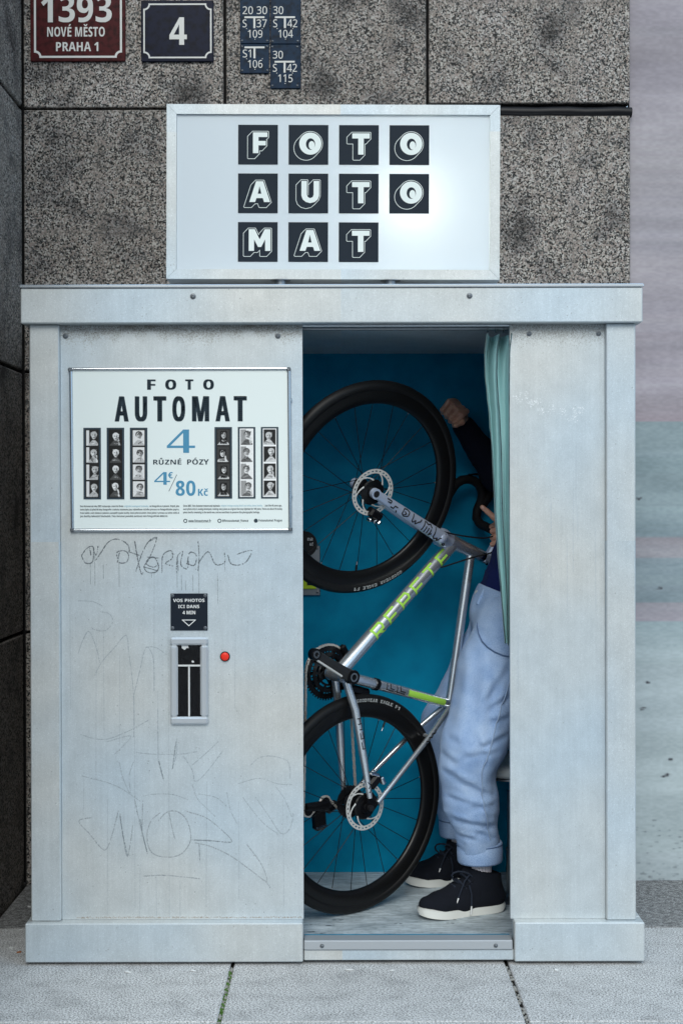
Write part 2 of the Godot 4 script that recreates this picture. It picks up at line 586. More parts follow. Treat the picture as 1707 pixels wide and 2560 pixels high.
# ------------------------------------------------------------------ pavement, walls
func setting() -> void:
	var g := Geo.new()
	g.face([Vector3(-40, -0.16, -30), Vector3(40, -0.16, -30), Vector3(40, -0.16, 40), Vector3(-40, -0.16, 40)], Vector3.UP)
	var road := put(g, "road", M.asphalt)
	tag(road, "", "", "", "structure")
	var pave := base("pavement")
	tag(pave, "", "", "", "structure")
	put(Geo.new().span(-3.5, 4.3, -0.15, -0.012, -1.2, 3.7), "joint_bed", M.grit, pave)
	var xs := [-2.654, -1.874, -1.094, -0.313, 0.468, 1.249, 2.03, 2.81]
	var zs := [-1.12, -0.32, 0.482, 1.284, 2.086, 2.888]
	for i in xs.size() - 1:
		for j in zs.size() - 1:
			var w := 0.006 + rng.randf_range(-0.0015, 0.0015)
			var s := Geo.new()
			s.box(Vector3((xs[i] + xs[i + 1]) * 0.5, -0.03 + rng.randf_range(-0.0015, 0.0), (zs[j] + zs[j + 1]) * 0.5), Vector3(xs[i + 1] - xs[i] - w * 2, 0.06, zs[j + 1] - zs[j] - 0.007), 0.003, Basis(Vector3.UP, rng.randf_range(-0.0015, 0.0015)))
			put(s, "paving_slab", M["paving_%d" % ((i * 2 + j * 3) % 3)] if j > 0 else M.dark_paving, pave)
	# kerb at the street side, behind the camera
	put(Geo.new().span(-3.5, 4.3, -0.15, 0.0, 3.71, 3.9, 0.01), "kerb", M.paving_0, pave)
	# moss and grit in the two open joints
	var mg := Geo.new()
	var gg := Geo.new()
	for k in 260:
		var right := rng.randf() < 0.3
		var z := rng.randf_range(0.05, 0.5)
		var x := (0.468 if right else -0.313) + rng.randf_range(-0.005, 0.005)
		var r := rng.randf_range(0.002, 0.006)
		var lump := mg
		if right or rng.randf() < 0.45 or absf(z - 0.2) > 0.12 and z < 0.33:
			lump = gg
		lump.lathe([Vector2(0.0001, -r), Vector2(r * 0.8, -r * 0.4), Vector2(r, 0), Vector2(r * 0.7, r * 0.6), Vector2(0.00001, r * 0.8)], Transform3D(Basis(Vector3(1, 0, 0), -PI / 2), Vector3(x, -0.006 + rng.randf_range(-0.003, 0.003), z)), 5)
	var mo := put(mg, "moss", M.moss, pave)
	mo.set_meta("kind", "stuff")
	var po := put(gg, "grit", mat("pale_grit", lin(0.25, 0.25, 0.24), 1.0), pave)
	po.set_meta("kind", "stuff")

	# granite wall behind the booth: rows of slabs with open dark joints
	var wall := base("granite_wall", Vector3(0, 0, -0.83))
	tag(wall, "speckled grey granite slab wall rising behind the photo booth", "wall")
	put(Geo.new().span(-1.16, 0.99, -0.02, 4.0, -0.16, -0.03), "joint_backing", M.joint, wall)
	var rows := [-0.02, 0.871, 1.77, 2.677, 3.6]
	var cuts := [[-1.096, 0.0, 1.0015], [-1.096, -0.35, 0.35, 1.0015], [-1.096, 0.0, 1.0015], [-1.096, -0.3985, 0.299, 1.0015]]
	for r in 4:
		for c in cuts[r].size() - 1:
			var y0: float = rows[r] + 0.0045
			var y1: float = rows[r + 1] - 0.0045
			if r == 3 and c == 2: y0 += 0.012
			if r == 2 and c == 1: y1 -= 0.022
			if r == 3 and c == 1: y0 += 0.002
			put(Geo.new().span(cuts[r][c] + 0.005, cuts[r][c + 1] - 0.005, y0, y1, -0.06, rng.randf_range(-0.002, 0.0015), 0.003), "granite_slab", M["granite_%d" % ((r * 2 + c) % 3)], wall)
	# the wide joint is filled with tar
	var tg := Geo.new()
	var tp := []
	for k in 14:
		tp.append(Vector3(0.296 + 0.707 * k / 13.0, 2.667 + 0.0015 * sin(k * 1.7) - 0.004 * k / 13.0, -0.0115 + 0.0015 * sin(k * 2.3)))
	tg.tube(tp, [0.014, 0.017, 0.018, 0.017, 0.018, 0.018, 0.019, 0.018, 0.018, 0.019, 0.019, 0.018, 0.019, 0.018], 10)
	var tar := put(tg, "tar_joint", M.joint_tar, wall)
	# side wall that comes forward on the left
	var side := base("granite_wall", Vector3(-1.096, 0, -0.83))
	tag(side, "dark granite slab return wall standing left of the photo booth", "wall")
	put(Geo.new().span(-0.16, -0.03, -0.02, 4.0, -0.1, 2.6), "joint_backing", M.joint, side)
	for r in 4:
		for c in 2:
			put(Geo.new().span(-0.07, rng.randf_range(-0.002, 0.0), rows[r] + 0.006, rows[r + 1] - 0.006, 0.006 + 1.3 * c, 1.294 + 1.3 * c, 0.004), "granite_slab", M["granite_%d" % ((r + c + 1) % 3)], side)
	# printed hoarding to the right of the granite
	var w := 256; var h := 1024
	var s := Sheet.new()
	s.w = w; s.h = h
	s.d = PackedByteArray()
	s.d.resize(w * h * 3)
	var a := noise_bytes(w, h, 0.03, 501, FastNoiseLite.TYPE_SIMPLEX_SMOOTH, 4, 4, 1)
	var b := noise_bytes(w, h, 0.02, 502, FastNoiseLite.TYPE_SIMPLEX_SMOOTH, 3, 2, 2)
	var fine := noise_bytes(w, h, 0.6, 503, FastNoiseLite.TYPE_VALUE, 1)
	# heights of the printed bands (metres) and their colours
	var bands := [[0.0, Color(0.67, 0.71, 0.72)], [0.75, Color(0.67, 0.715, 0.725)], [0.90, Color(0.56, 0.63, 0.65)], [0.905, Color(0.62, 0.56, 0.60)], [0.965, Color(0.60, 0.555, 0.59)], [0.97, Color(0.49, 0.55, 0.58)], [1.12, Color(0.50, 0.56, 0.59)], [1.125, Color(0.57, 0.53, 0.56)], [1.19, Color(0.58, 0.525, 0.55)], [1.20, Color(0.48, 0.55, 0.58)], [1.30, Color(0.52, 0.59, 0.61)], [1.305, Color(0.47, 0.54, 0.56)], [1.594, Color(0.46, 0.53, 0.55)], [1.598, Color(0.59, 0.52, 0.55)], [1.66, Color(0.60, 0.55, 0.575)], [1.71, Color(0.63, 0.585, 0.62)], [2.0, Color(0.60, 0.56, 0.59)], [2.15, Color(0.64, 0.60, 0.62)], [2.2, Color(0.58, 0.55, 0.58)], [2.5, Color(0.63, 0.595, 0.61)], [2.75, Color(0.57, 0.53, 0.56)], [4.0, Color(0.53, 0.5, 0.52)]]
	for j in h:
		var y := 3.6 * (1.0 - (j + 0.5) / h)
		var k := 0
		while k < bands.size() - 2 and bands[k + 1][0] < y:
			k += 1
		var mean := Color(0.59, 0.60, 0.63) if y > 1.596 else Color(0.59, 0.635, 0.655)
		var c: Color = (bands[k][1] as Color).lerp(bands[k + 1][1], clampf((y - bands[k][0]) / (bands[k + 1][0] - bands[k][0]), 0, 1)).lerp(mean, 0.4)
		for i in w:
			var at := j * w + i
			var q := (a[at] - 128) * 0.1 + (b[at] - 128) * 0.05 + (fine[at] - 128) * 0.05
			s.d[at * 3] = clampi(int(c.r8 + q), 0, 255); s.d[at * 3 + 1] = clampi(int(c.g8 + q), 0, 255); s.d[at * 3 + 2] = clampi(int(c.b8 + q), 0, 255)
	for k in 500:   # splashes of street dirt near the foot
		var y := pow(rng.randf(), 2.2) * 0.22
		s.dab(rng.randf_range(0, w), h - y / 3.6 * h, rng.randf_range(0.3, 0.9), Color(0.33, 0.35, 0.36), rng.randf_range(0.2, 0.6))
	for q in [[1.135, 0.425], [1.118, 0.365], [1.127, 0.372], [1.04, 0.60], [1.06, 0.69], [1.1, 1.02], [1.03, 1.33]]:
		for k in 4:
			s.dab((q[0] - 1.0) / 1.8 * w + rng.randf_range(-1, 1), h - q[1] / 3.6 * h + rng.randf_range(-1.2, 1.2), rng.randf_range(0.3, 0.8), Color(0.2, 0.2, 0.22), 0.8)
	var hm := mat("hoarding", Color(1, 1, 1), 0.55)
	hm.albedo_texture = s.tex()
	var ho := base("hoarding", Vector3(1.0, 0, -0.86))
	tag(ho, "faded pink and blue printed hoarding right of the granite wall", "hoarding")
	var hg := Geo.new()
	hg.sheet(Vector3(0.0, 0.0, 0), Vector3(1.8, 0.0, 0), Vector3(1.8, 3.6, 0), Vector3(0.0, 3.6, 0))
	put(hg, "printed_sheet", hm, ho)
	put(Geo.new().span(0.001, 1.8, 0.0, 3.6, -0.04, -0.003), "backing_board", M.paving_1, ho)
	# dark hook near its upper edge
	var hk := base("wall_hook", Vector3(1.352, 3.0, -0.858))
	tag(hk, "small black steel hook high on the pink hoarding", "hook")
	put(Geo.new().span(-0.008, 0.008, 0.03, 0.15, 0.0, 0.006, 0.001), "hook_plate", M.black, hk)
	put(Geo.new().tube([Vector3(0, 0.11, 0.0), Vector3(0, 0.11, 0.03), Vector3(0, 0.09, 0.04), Vector3(0, 0.045, 0.04)], 0.007, 8), "hook_arm", M.black, hk)

# ------------------------------------------------------------------ the booth
func screw(parent: Node, x: float, y: float, z: float, r := 0.006) -> void:
	var o := part("screw", parent)
	o.position = Vector3(x, y, z)
	put(Geo.new().lathe([Vector2(r * 1.45, 0), Vector2(r * 1.4, 0.0012), Vector2(r, 0.0014), Vector2(r * 0.95, 0.003), Vector2(r * 0.55, 0.0042), Vector2(r * 0.4, 0.0042), Vector2(r * 0.38, 0.0022), Vector2(0.00001, 0.0022)], Transform3D(), 14), "head", M.bolt, o)

func booth() -> void:
	var B := base("photo_booth")
	tag(B, "weathered aluminium coin photo booth with poster and open doorway", "photo booth")
	# carcass: side walls, back, roof, floor, skid, machine bay
	put(Geo.new().span(-0.885, -0.865, 0.02, 1.83, -0.80, -0.0005), "side_wall", M.alu, B)
	put(Geo.new().span(0.815, 0.835, 0.02, 1.83, -0.80, -0.0005), "side_wall", M.alu, B)
	put(Geo.new().span(-0.864, 0.814, 0.02, 1.845, -0.81, -0.79), "back_wall", M.teal, B)
	put(Geo.new().span(-0.40, -0.38, FLOOR + 0.001, 1.843, -0.789, -0.004), "partition", M.teal, B)
	put(Geo.new().span(0.795, 0.8145, FLOOR + 0.001, 1.843, -0.789, -0.004), "interior_lining", M.teal, B)
	put(Geo.new().span(-0.379, 0.794, 1.845, 1.86, -0.789, -0.004), "ceiling", M.teal, B)
	put(Geo.new().span(-0.885, 0.835, 1.861, 1.93, -0.80, 0.0), "roof", M.alu, B)
	put(Geo.new().span(-0.86, 0.81, 0.0, 0.03, -0.78, -0.02), "skid", M.black, B)
	# floor of worn wood-grain vinyl
	var w := 512; var h := 512
	var s := Sheet.new()
	s.w = w; s.h = h; s.d = PackedByteArray(); s.d.resize(w * h * 3)
	var a := noise_bytes(w, h, 0.12, 801, FastNoiseLite.TYPE_SIMPLEX_SMOOTH, 4, 8, 1)
	var b := noise_bytes(w, h, 0.015, 802, FastNoiseLite.TYPE_SIMPLEX_SMOOTH, 4)
	var c := noise_bytes(w, h, 0.35, 803, FastNoiseLite.TYPE_SIMPLEX, 2, 6, 1)
	for i in w * h:
		var q := (a[i] - 128) * 0.22 + (b[i] - 128) * 0.2 + (c[i] - 128) * 0.12
		if c[i] < 62: q -= 40.0
		s.d[i * 3] = clampi(int(176 + q), 0, 255); s.d[i * 3 + 1] = clampi(int(188 + q), 0, 255); s.d[i * 3 + 2] = clampi(int(195 + q), 0, 255)
	for k in 26:
		var x := rng.randf_range(0, w); var y := rng.randf_range(250, h)
		for j in 6:
			s.dab(x + rng.randf_range(-6, 6), y + rng.randf_range(-2, 2), rng.randf_range(0.8, 2.6), Color(0.22, 0.26, 0.29), 0.75)
	var fm := mat("vinyl", Color(1, 1, 1), 0.42)
	fm.albedo_texture = s.tex()
	var fl := part("floor", B)
	put(Geo.new().span(-0.379, 0.794, 0.031, FLOOR - 0.003, -0.789, -0.045), "floor_board", M.black, fl)
	var fg := Geo.new()
	fg.sheet(Vector3(-0.379, FLOOR, -0.045), Vector3(0.794, FLOOR, -0.045), Vector3(0.794, FLOOR, -0.789), Vector3(-0.379, FLOOR, -0.789))
	put(fg, "vinyl_sheet", fm, fl)
	# threshold
	var th := part("threshold", B)
	put(Geo.new().span(-0.1095, 0.488, 0.010, 0.040, -0.03, 0.030, 0.002), "lower_strip", M.alu, th)
	put(Geo.new().span(-0.1095, 0.4845, 0.041, 0.068, -0.02, 0.036, 0.0025), "sill_bar", mat("sill_alu", Color(0.66, 0.68, 0.70), 0.42, 0.3), th)
	put(Geo.new().span(-0.1095, 0.4845, 0.045, 0.0625, -0.045, -0.0205, 0.001), "sill_track", M.teal, th)
	screw(th, -0.058, 0.053, 0.0362, 0.0042)
	screw(th, 0.436, 0.053, 0.0362, 0.0042)
	# plinths
	for p in [[-0.902, -0.112], [0.489, 0.859]]:
		var pp := part("plinth", B)
		put(Geo.new().span(p[0], p[1], 0.008, 0.119, -0.02, 0.04, 0.003), "front_board", M.alu, pp)
		var ex: float = p[0] if p[0] < 0.0 else p[1] - 0.02
		put(Geo.new().span(ex, ex + 0.02, 0.008, 0.119, -0.79, -0.0205, 0.003), "end_board", M.alu, pp)
	# fascia with its bright capping strip
	var fa := part("fascia", B)
	put(Geo.new().span(-0.909, 0.855, 1.826, 1.926, -0.80, 0.04, 0.003), "fascia_board", M.alu, fa)
	put(Geo.new().span(-0.912, 0.858, 1.9265, 1.9355, -0.80, 0.044, 0.002), "capping_strip", M.trim, fa)
	screw(fa, -0.4195, 1.902, 0.0402)
	screw(fa, 0.364, 1.902, 0.0402)
	# pilasters at both ends
	for p in [[-0.889, -0.804], [0.755, 0.839]]:
		put(Geo.new().span(p[0], p[1], 0.1195, 1.8255, -0.006, 0.018, 0.003), "pilaster", M.alu, B)
	# left front sheet with scratches, drips and ghosts of graffiti (one picture pixel is 1.25 mm)
	var L := aluminium(696, 1708, 41)
	panel_marks(L)
	var lp := part("front_panel", B)
	var lm := metal("front_sheet", L.tex(), false)
	var lg := Geo.new()
	lg.sheet(Vector3(-0.8035, 0.1195, 0), Vector3(-0.111, 0.1195, 0), Vector3(-0.111, 1.8255, 0), Vector3(-0.8035, 1.8255, 0))
	put(lg, "metal_sheet", lm, lp)
	put(Geo.new().span(-0.8035, -0.111, 0.1195, 1.8255, -0.02, -0.0006), "sheet_core", M.alu, lp)
	screw(lp, -0.789, 1.795, 0.0, 0.0058)
	screw(lp, -0.181, 1.794, 0.0, 0.0058)
	# right front sheet
	var R := aluminium(340, 1708, 57)
	var dirt := Color(0.42, 0.40, 0.37)
	for k in 8000:
		R.dab(rng.randf_range(0, 340), absf(rng.randfn()) * 24, rng.randf_range(0.5, 1.6), dirt, rng.randf_range(0.05, 0.3))
	for q in [[30, 175], [75, 182], [52, 160], [95, 178], [190, 210], [235, 215], [255, 205], [150, 200], [225, 235], [110, 205]]:
		for k in 22:
			var p := Vector2(q[0], q[1] + 40) + Vector2(rng.randfn() * 8, rng.randfn() * 7)
			R.stroke([p, p + Vector2(rng.randf_range(-4, 4), rng.randf_range(-2, 2))], rng.randf_range(0.6, 1.3), Color(0.95, 0.96, 0.97), rng.randf_range(0.4, 0.9), rng)
	for k in 500:
		R.dab(rng.randf_range(0, 340), rng.randf_range(0, 1708), rng.randf_range(0.4, 1.0), Color(0.9, 0.92, 0.94) if rng.randf() < 0.7 else grey(0.35), rng.randf_range(0.2, 0.6))
	for k in 9:
		var x := rng.randf_range(20, 330); var y := rng.randf_range(300, 900)
		R.stroke([Vector2(x, y), Vector2(x + rng.randf_range(-2, 2), y + rng.randf_range(80, 300))], 1.4, Color(0.62, 0.67, 0.72), 0.18, rng)
	var rp := part("side_panel", B)
	var rm := metal("side_sheet", R.tex(), false)
	var rg := Geo.new()
	rg.sheet(Vector3(0.4825, 0.1195, 0), Vector3(0.7545, 0.1195, 0), Vector3(0.7545, 1.8255, 0), Vector3(0.4825, 1.8255, 0))
	put(rg, "metal_sheet", rm, rp)
	put(Geo.new().span(0.4825, 0.7545, 0.1195, 1.8255, -0.02, -0.0006), "sheet_core", M.alu, rp)
	screw(rp, 0.538, 1.799, 0.0, 0.0055)
	screw(rp, 0.737, 1.799, 0.0, 0.0055)
	# lintel and curtain rail inside the doorway
	put(Geo.new().span(-0.111, 0.4825, 1.8205, 1.8255, -0.02, 0.0, 0.001), "lintel_strip", M.trim, B)
	put(Geo.new().tube([Vector3(-0.375, 1.822, -0.05), Vector3(0.79, 1.822, -0.05)], 0.007, 10), "curtain_rail", M.steel, B)
	# poster in a chrome snap frame
	poster(B)
	# black enamel plate over the photo slot
	var pl := part("notice_plate", B)
	put(Geo.new().span(-0.490, -0.384, 0.950, 1.056, 0.0005, 0.0035, 0.0008), "plate", mat("notice", lin(0.008, 0.013, 0.022), 0.35), pl)
	var tg := Geo.new()
	text(tg, "VOS PHOTOS", "bold", -0.4825, -0.3925, 1.0315, 1.041, 0.0036)
	text(tg, "ICI DANS", "bold", -0.468, -0.4075, 1.014, 1.0235, 0.0036)
	text(tg, "4 MIN", "bold", -0.4555, -0.419, 0.9965, 1.0065, 0.0036)
	tg.line([Vector2(-0.456, 0.980), Vector2(-0.419, 0.980), Vector2(-0.4375, 0.9635)], 0.0022, 0.0036, 0.0042, Transform3D(), true)
	put(tg, "lettering", M.white, pl)
	for sx in [-0.4845, -0.3905]:
		for sy in [0.957, 1.050]:
			screw(pl, sx, sy, 0.0035, 0.0036)
	# photo slot: chrome frame, dark well with a divider and glass
	var sl := part("photo_slot", B)
	var x0 := -0.491; var x1 := -0.3825; var y0 := 0.681; var y1 := 0.931
	for r in [[x0, x1, y1 - 0.0225, y1], [x0, x1, y0, y0 + 0.0225], [x0, x0 + 0.0225, y0 + 0.0227, y1 - 0.0227], [x1 - 0.0225, x1, y0 + 0.0227, y1 - 0.0227]]:
		put(Geo.new().span(r[0], r[1], r[2], r[3], 0.0005, 0.014, 0.0055), "frame_bar", M.slot_chrome, sl)
	put(Geo.new().span(x0 + 0.02, x1 - 0.02, y0 + 0.02, y1 - 0.02, 0.0004, 0.002), "well", M.gloss_black, sl)
	put(Geo.new().span(x0 + 0.0226, x1 - 0.0226, 0.847, 0.852, 0.003, 0.010, 0.001), "divider", M.white, sl)
	put(Geo.new().span(-0.4395, -0.4345, y0 + 0.0228, 0.8465, 0.003, 0.010, 0.001), "divider", M.white, sl)
	put(Geo.new().prism(PackedVector2Array([Vector2(-0.459, 0.908), Vector2(-0.458, 0.899), Vector2(-0.450, 0.894), Vector2(-0.444, 0.900), Vector2(-0.438, 0.899), Vector2(-0.441, 0.908)]), 0.0022, 0.0028), "paper_scrap", M.white, sl)
	put(Geo.new().prism(PackedVector2Array([Vector2(-0.431, 0.862), Vector2(-0.428, 0.857), Vector2(-0.422, 0.859), Vector2(-0.426, 0.864)]), 0.0022, 0.0028), "paper_scrap", M.white, sl)
	var gl := mat("glass", Color(0.02, 0.02, 0.02, 0.02), 0.05)
	gl.transparency = BaseMaterial3D.TRANSPARENCY_ALPHA
	put(Geo.new().span(x0 + 0.0227, x1 - 0.0227, y0 + 0.0229, y1 - 0.0229, 0.0105, 0.0115), "glass", gl, sl)
	# red lamp button
	var bt := part("push_button", B)
	bt.position = Vector3(-0.3345, 0.875, 0.0)
	put(Geo.new().lathe([Vector2(0.0145, 0.0), Vector2(0.0145, 0.003), Vector2(0.0125, 0.005), Vector2(0.0118, 0.005)], Transform3D(), 28), "bezel", M.gloss_black, bt)
	put(Geo.new().lathe([Vector2(0.0118, 0.0), Vector2(0.0118, 0.007), Vector2(0.0105, 0.009), Vector2(0.006, 0.0098), Vector2(0.00001, 0.01)], Transform3D(), 28, true), "lens", M.red_lens, bt)
	# coin panel on the back wall, seen behind the wheels
	var cp := part("coin_panel", B)
	put(Geo.new().span(-0.24, -0.073, 1.00, 1.17, -0.7895, -0.778, 0.002), "steel_plate", M.steel, cp)
	put(Geo.new().span(-0.20, -0.087, 1.022, 1.09, -0.7779, -0.772, 0.002), "yellow_panel", mat("lime", lin(0.45, 0.62, 0.03), 0.4), cp)
	var kg := Geo.new()
	kg.lathe([Vector2(0.008, 0), Vector2(0.008, 0.002), Vector2(0.00001, 0.002)], Transform3D(Basis(), Vector3(-0.103, 1.065, -0.772)), 16)
	kg.span(-0.118, -0.09, 1.035, 1.05, -0.772, -0.7705)
	put(kg, "black_mark", M.black, cp)
	screw(cp, -0.083, 1.010, -0.778, 0.003)
	screw(cp, -0.083, 1.160, -0.778, 0.003)
	var rs := part("round_sticker", B)
	put(Geo.new().lathe([Vector2(0.045, 0), Vector2(0.045, 0.0012), Vector2(0.00001, 0.0012)], Transform3D(Basis(), Vector3(-0.128, 1.175, -0.777)), 32), "disc", M.black, rs)
	var st := Geo.new()
	text(st, "na", "bold", -0.116, -0.098, 1.187, 1.197, -0.7757)
	text(st, "u!", "bold", -0.108, -0.097, 1.170, 1.182, -0.7757)
	put(st, "lettering", M.white, rs)

func panel_marks(L: Sheet) -> void:
	# x, y of the drawing sheet; one unit is one picture pixel
	var V := func(pts: Array) -> Array:   # the marks were measured on a grid of 0.5665 mm with its corner at the sheet's upper left
		var o := []
		for i in range(0, pts.size(), 2):
			o.append(Vector2((pts[i] - 208.0) * 0.5207, (pts[i + 1] + 1120.0) * 0.5199))
		return o
	var dk := Color(0.30, 0.33, 0.35)
	var md := Color(0.42, 0.46, 0.48)
	var lt := Color(0.53, 0.57, 0.60)
	# dirt under the fascia
	for k in 16000:
		var x := rng.randf_range(0, 696)
		L.dab(x, absf(rng.randfn()) * (17 + 6 * sin(x * 0.02) + 4 * sin(x * 0.09)), rng.randf_range(0.5, 1.6), Color(0.40, 0.37, 0.33), rng.randf_range(0.05, 0.26))
	# rust line at the foot
	for k in 900:
		L.dab(rng.randf_range(40, 690), 1704 - absf(rng.randfn()) * 2.0, rng.randf_range(0.5, 1.4), Color(0.5, 0.42, 0.35), rng.randf_range(0.1, 0.5))
	# upper tag, broken by cleaning, with drips
	for p in [[320, 150, 350, 110, 385, 105, 380, 185, 340, 190, 320, 150], [365, 110, 372, 150], [385, 105, 400, 150, 412, 98], [400, 175, 430, 130, 470, 75, 520, 60, 575, 90, 585, 130], [515, 150, 520, 130, 560, 125, 580, 150, 570, 185, 530, 190, 515, 150], [580, 130, 640, 150], [615, 75, 630, 170, 650, 250, 660, 245], [620, 240, 650, 150, 690, 75, 735, 52, 715, 120, 690, 175, 665, 215, 690, 245, 735, 240, 745, 205, 720, 160, 685, 175, 680, 200, 720, 215, 745, 195], [765, 245, 770, 150, 815, 125, 822, 165, 785, 195, 830, 210], [845, 245, 850, 160, 880, 130, 868, 200, 905, 225, 910, 180], [905, 190, 920, 135, 955, 150, 945, 205, 900, 195], [965, 75, 970, 160, 965, 240], [965, 195, 1020, 130, 1060, 200, 1110, 190, 1110, 130], [1130, 150, 1150, 200, 1220, 195, 1262, 125, 1180, 145]]:
		L.curve(V.call(p), 1.5, dk, 0.9, rng, 0.3)
	for p in [[615, 75, 632, 175], [690, 75, 735, 52], [685, 160, 745, 165], [665, 215, 740, 235], [850, 160, 855, 240], [530, 135, 518, 190]]:
		L.curve(V.call(p), 1.5, dk, 0.7, rng, 0.1)
	for d in [[368, 190, 310], [393, 150, 315], [440, 200, 280], [527, 190, 325], [707, 250, 275], [848, 240, 330], [872, 260, 345], [895, 290, 345], [935, 260, 350], [968, 240, 360], [1112, 190, 240], [1072, 250, 420]]:
		L.stroke(V.call([d[0], d[1], d[0] + 1, d[2]]), 0.9, md, 0.55, rng, 0.15)
	# long ghost runs
	for d in [[255, 420, 1000], [440, 560, 1150], [530, 700, 1200], [610, 900, 2100], [722, 250, 900], [740, 900, 1300], [798, 560, 2150], [1170, 560, 1000], [640, 1850, 2150], [728, 1900, 2150], [970, 1750, 1850], [330, 1380, 1590], [1430, 1500, 2100], [460, 1500, 2150], [1185, 1500, 2050], [860, 1950, 2150], [1010, 1400, 2100], [400, 600, 1400]]:
		L.stroke(V.call([d[0], d[1], d[0] + rng.randf_range(-6, 6), d[2]]), 0.8, lt, 0.34, rng, 0.2)
	# large pale scribbles
	for p in [[300, 400, 380, 405, 435, 430], [425, 460, 475, 475, 490, 520, 450, 565, 390, 560, 372, 545], [300, 690, 325, 620, 360, 570, 400, 660, 420, 745], [390, 815, 430, 740, 500, 660, 565, 592, 580, 690, 600, 850, 607, 1000, 605, 1160], [605, 930, 640, 790, 675, 660, 715, 720, 720, 900], [675, 655, 730, 660, 790, 700], [740, 1000, 740, 1150, 745, 1300, 772, 1395], [845, 1165, 842, 1250, 815, 1340], [310, 1140, 400, 1165, 480, 1160, 600, 1110, 690, 1060], [460, 1180, 590, 1150, 500, 1250], [620, 1240, 720, 1250, 860, 1250, 960, 1235], [525, 1290, 545, 1380, 585, 1465, 580, 1370, 605, 1290], [880, 1260, 930, 1340, 945, 1400, 1000, 1360, 1100, 1230], [930, 1310, 1000, 1250, 1075, 1180], [930, 1420, 960, 1500, 1020, 1560, 1055, 1595], [320, 1370, 380, 1385, 470, 1410, 545, 1445, 640, 1510], [660, 1480, 740, 1470, 830, 1475, 910, 1505], [960, 1470, 1060, 1490, 1120, 1540], [1255, 1310, 1300, 1270, 1370, 1262, 1450, 1285, 1470, 1330, 1470, 1390], [1180, 1415, 1300, 1385, 1400, 1415, 1480, 1420], [1120, 1460, 1140, 1560, 1180, 1640], [1210, 1490, 1260, 1560, 1330, 1640, 1400, 1690], [1280, 1490, 1350, 1590, 1420, 1690, 1470, 1660, 1490, 1580], [1390, 1430, 1440, 1500, 1480, 1600]]:
		L.curve(V.call(p), 1.2, lt, 0.6, rng, 0.35)
	for p in [[370, 1600, 300, 1620, 360, 1690, 440, 1780, 480, 1710, 520, 1560], [528, 1580, 545, 1700, 570, 1815, 600, 1640], [610, 1500, 640, 1640, 680, 1800], [655, 1510, 650, 1660], [750, 1575, 700, 1620, 678, 1700, 700, 1790, 780, 1820, 870, 1800, 920, 1720, 900, 1620, 850, 1570, 790, 1570, 740, 1620], [800, 1575, 815, 1650, 832, 1720], [890, 1565, 1000, 1600, 1080, 1660, 1145, 1725, 1120, 1740, 1030, 1728, 925, 1725], [940, 1740, 1040, 1765, 1150, 1820, 1260, 1900, 1340, 1955, 1310, 1860, 1230, 1750], [965, 1750, 970, 1840], [1330, 1950, 1360, 1990], [660, 1925, 760, 1920, 880, 1930, 970, 1940]]:
		L.curve(V.call(p), 1.5, Color(0.50, 0.53, 0.55), 0.6, rng, 0.25)
	for p in [[528, 1590, 545, 1700, 570, 1810], [640, 1610, 660, 1720, 678, 1790], [745, 1290, 770, 1390], [940, 1725, 1140, 1738], [840, 1180, 820, 1330]]:
		L.curve(V.call(p), 1.6, md, 0.6, rng, 0.2)
	# specks, chips and rubbed patches
	for k in 260:
		L.dab(rng.randf_range(20, 690), rng.randf_range(620, 1700), rng.randf_range(0.4, 1.1), Color(0.25, 0.27, 0.29), rng.randf_range(0.3, 0.8))
	for k in 700:
		L.dab(rng.randf_range(0, 696), rng.randf_range(0, 1708), rng.randf_range(0.4, 1.2), Color(0.88, 0.9, 0.92), rng.randf_range(0.2, 0.6))
	for k in 60:
		var p := Vector2(rng.randf_range(610, 690), 570 + rng.randfn() * 12)
		L.stroke([p, p + Vector2(rng.randf_range(10, 36), rng.randf_range(-4, 4))], 0.7, Color(0.84, 0.87, 0.9), 0.3, rng, 0.3)

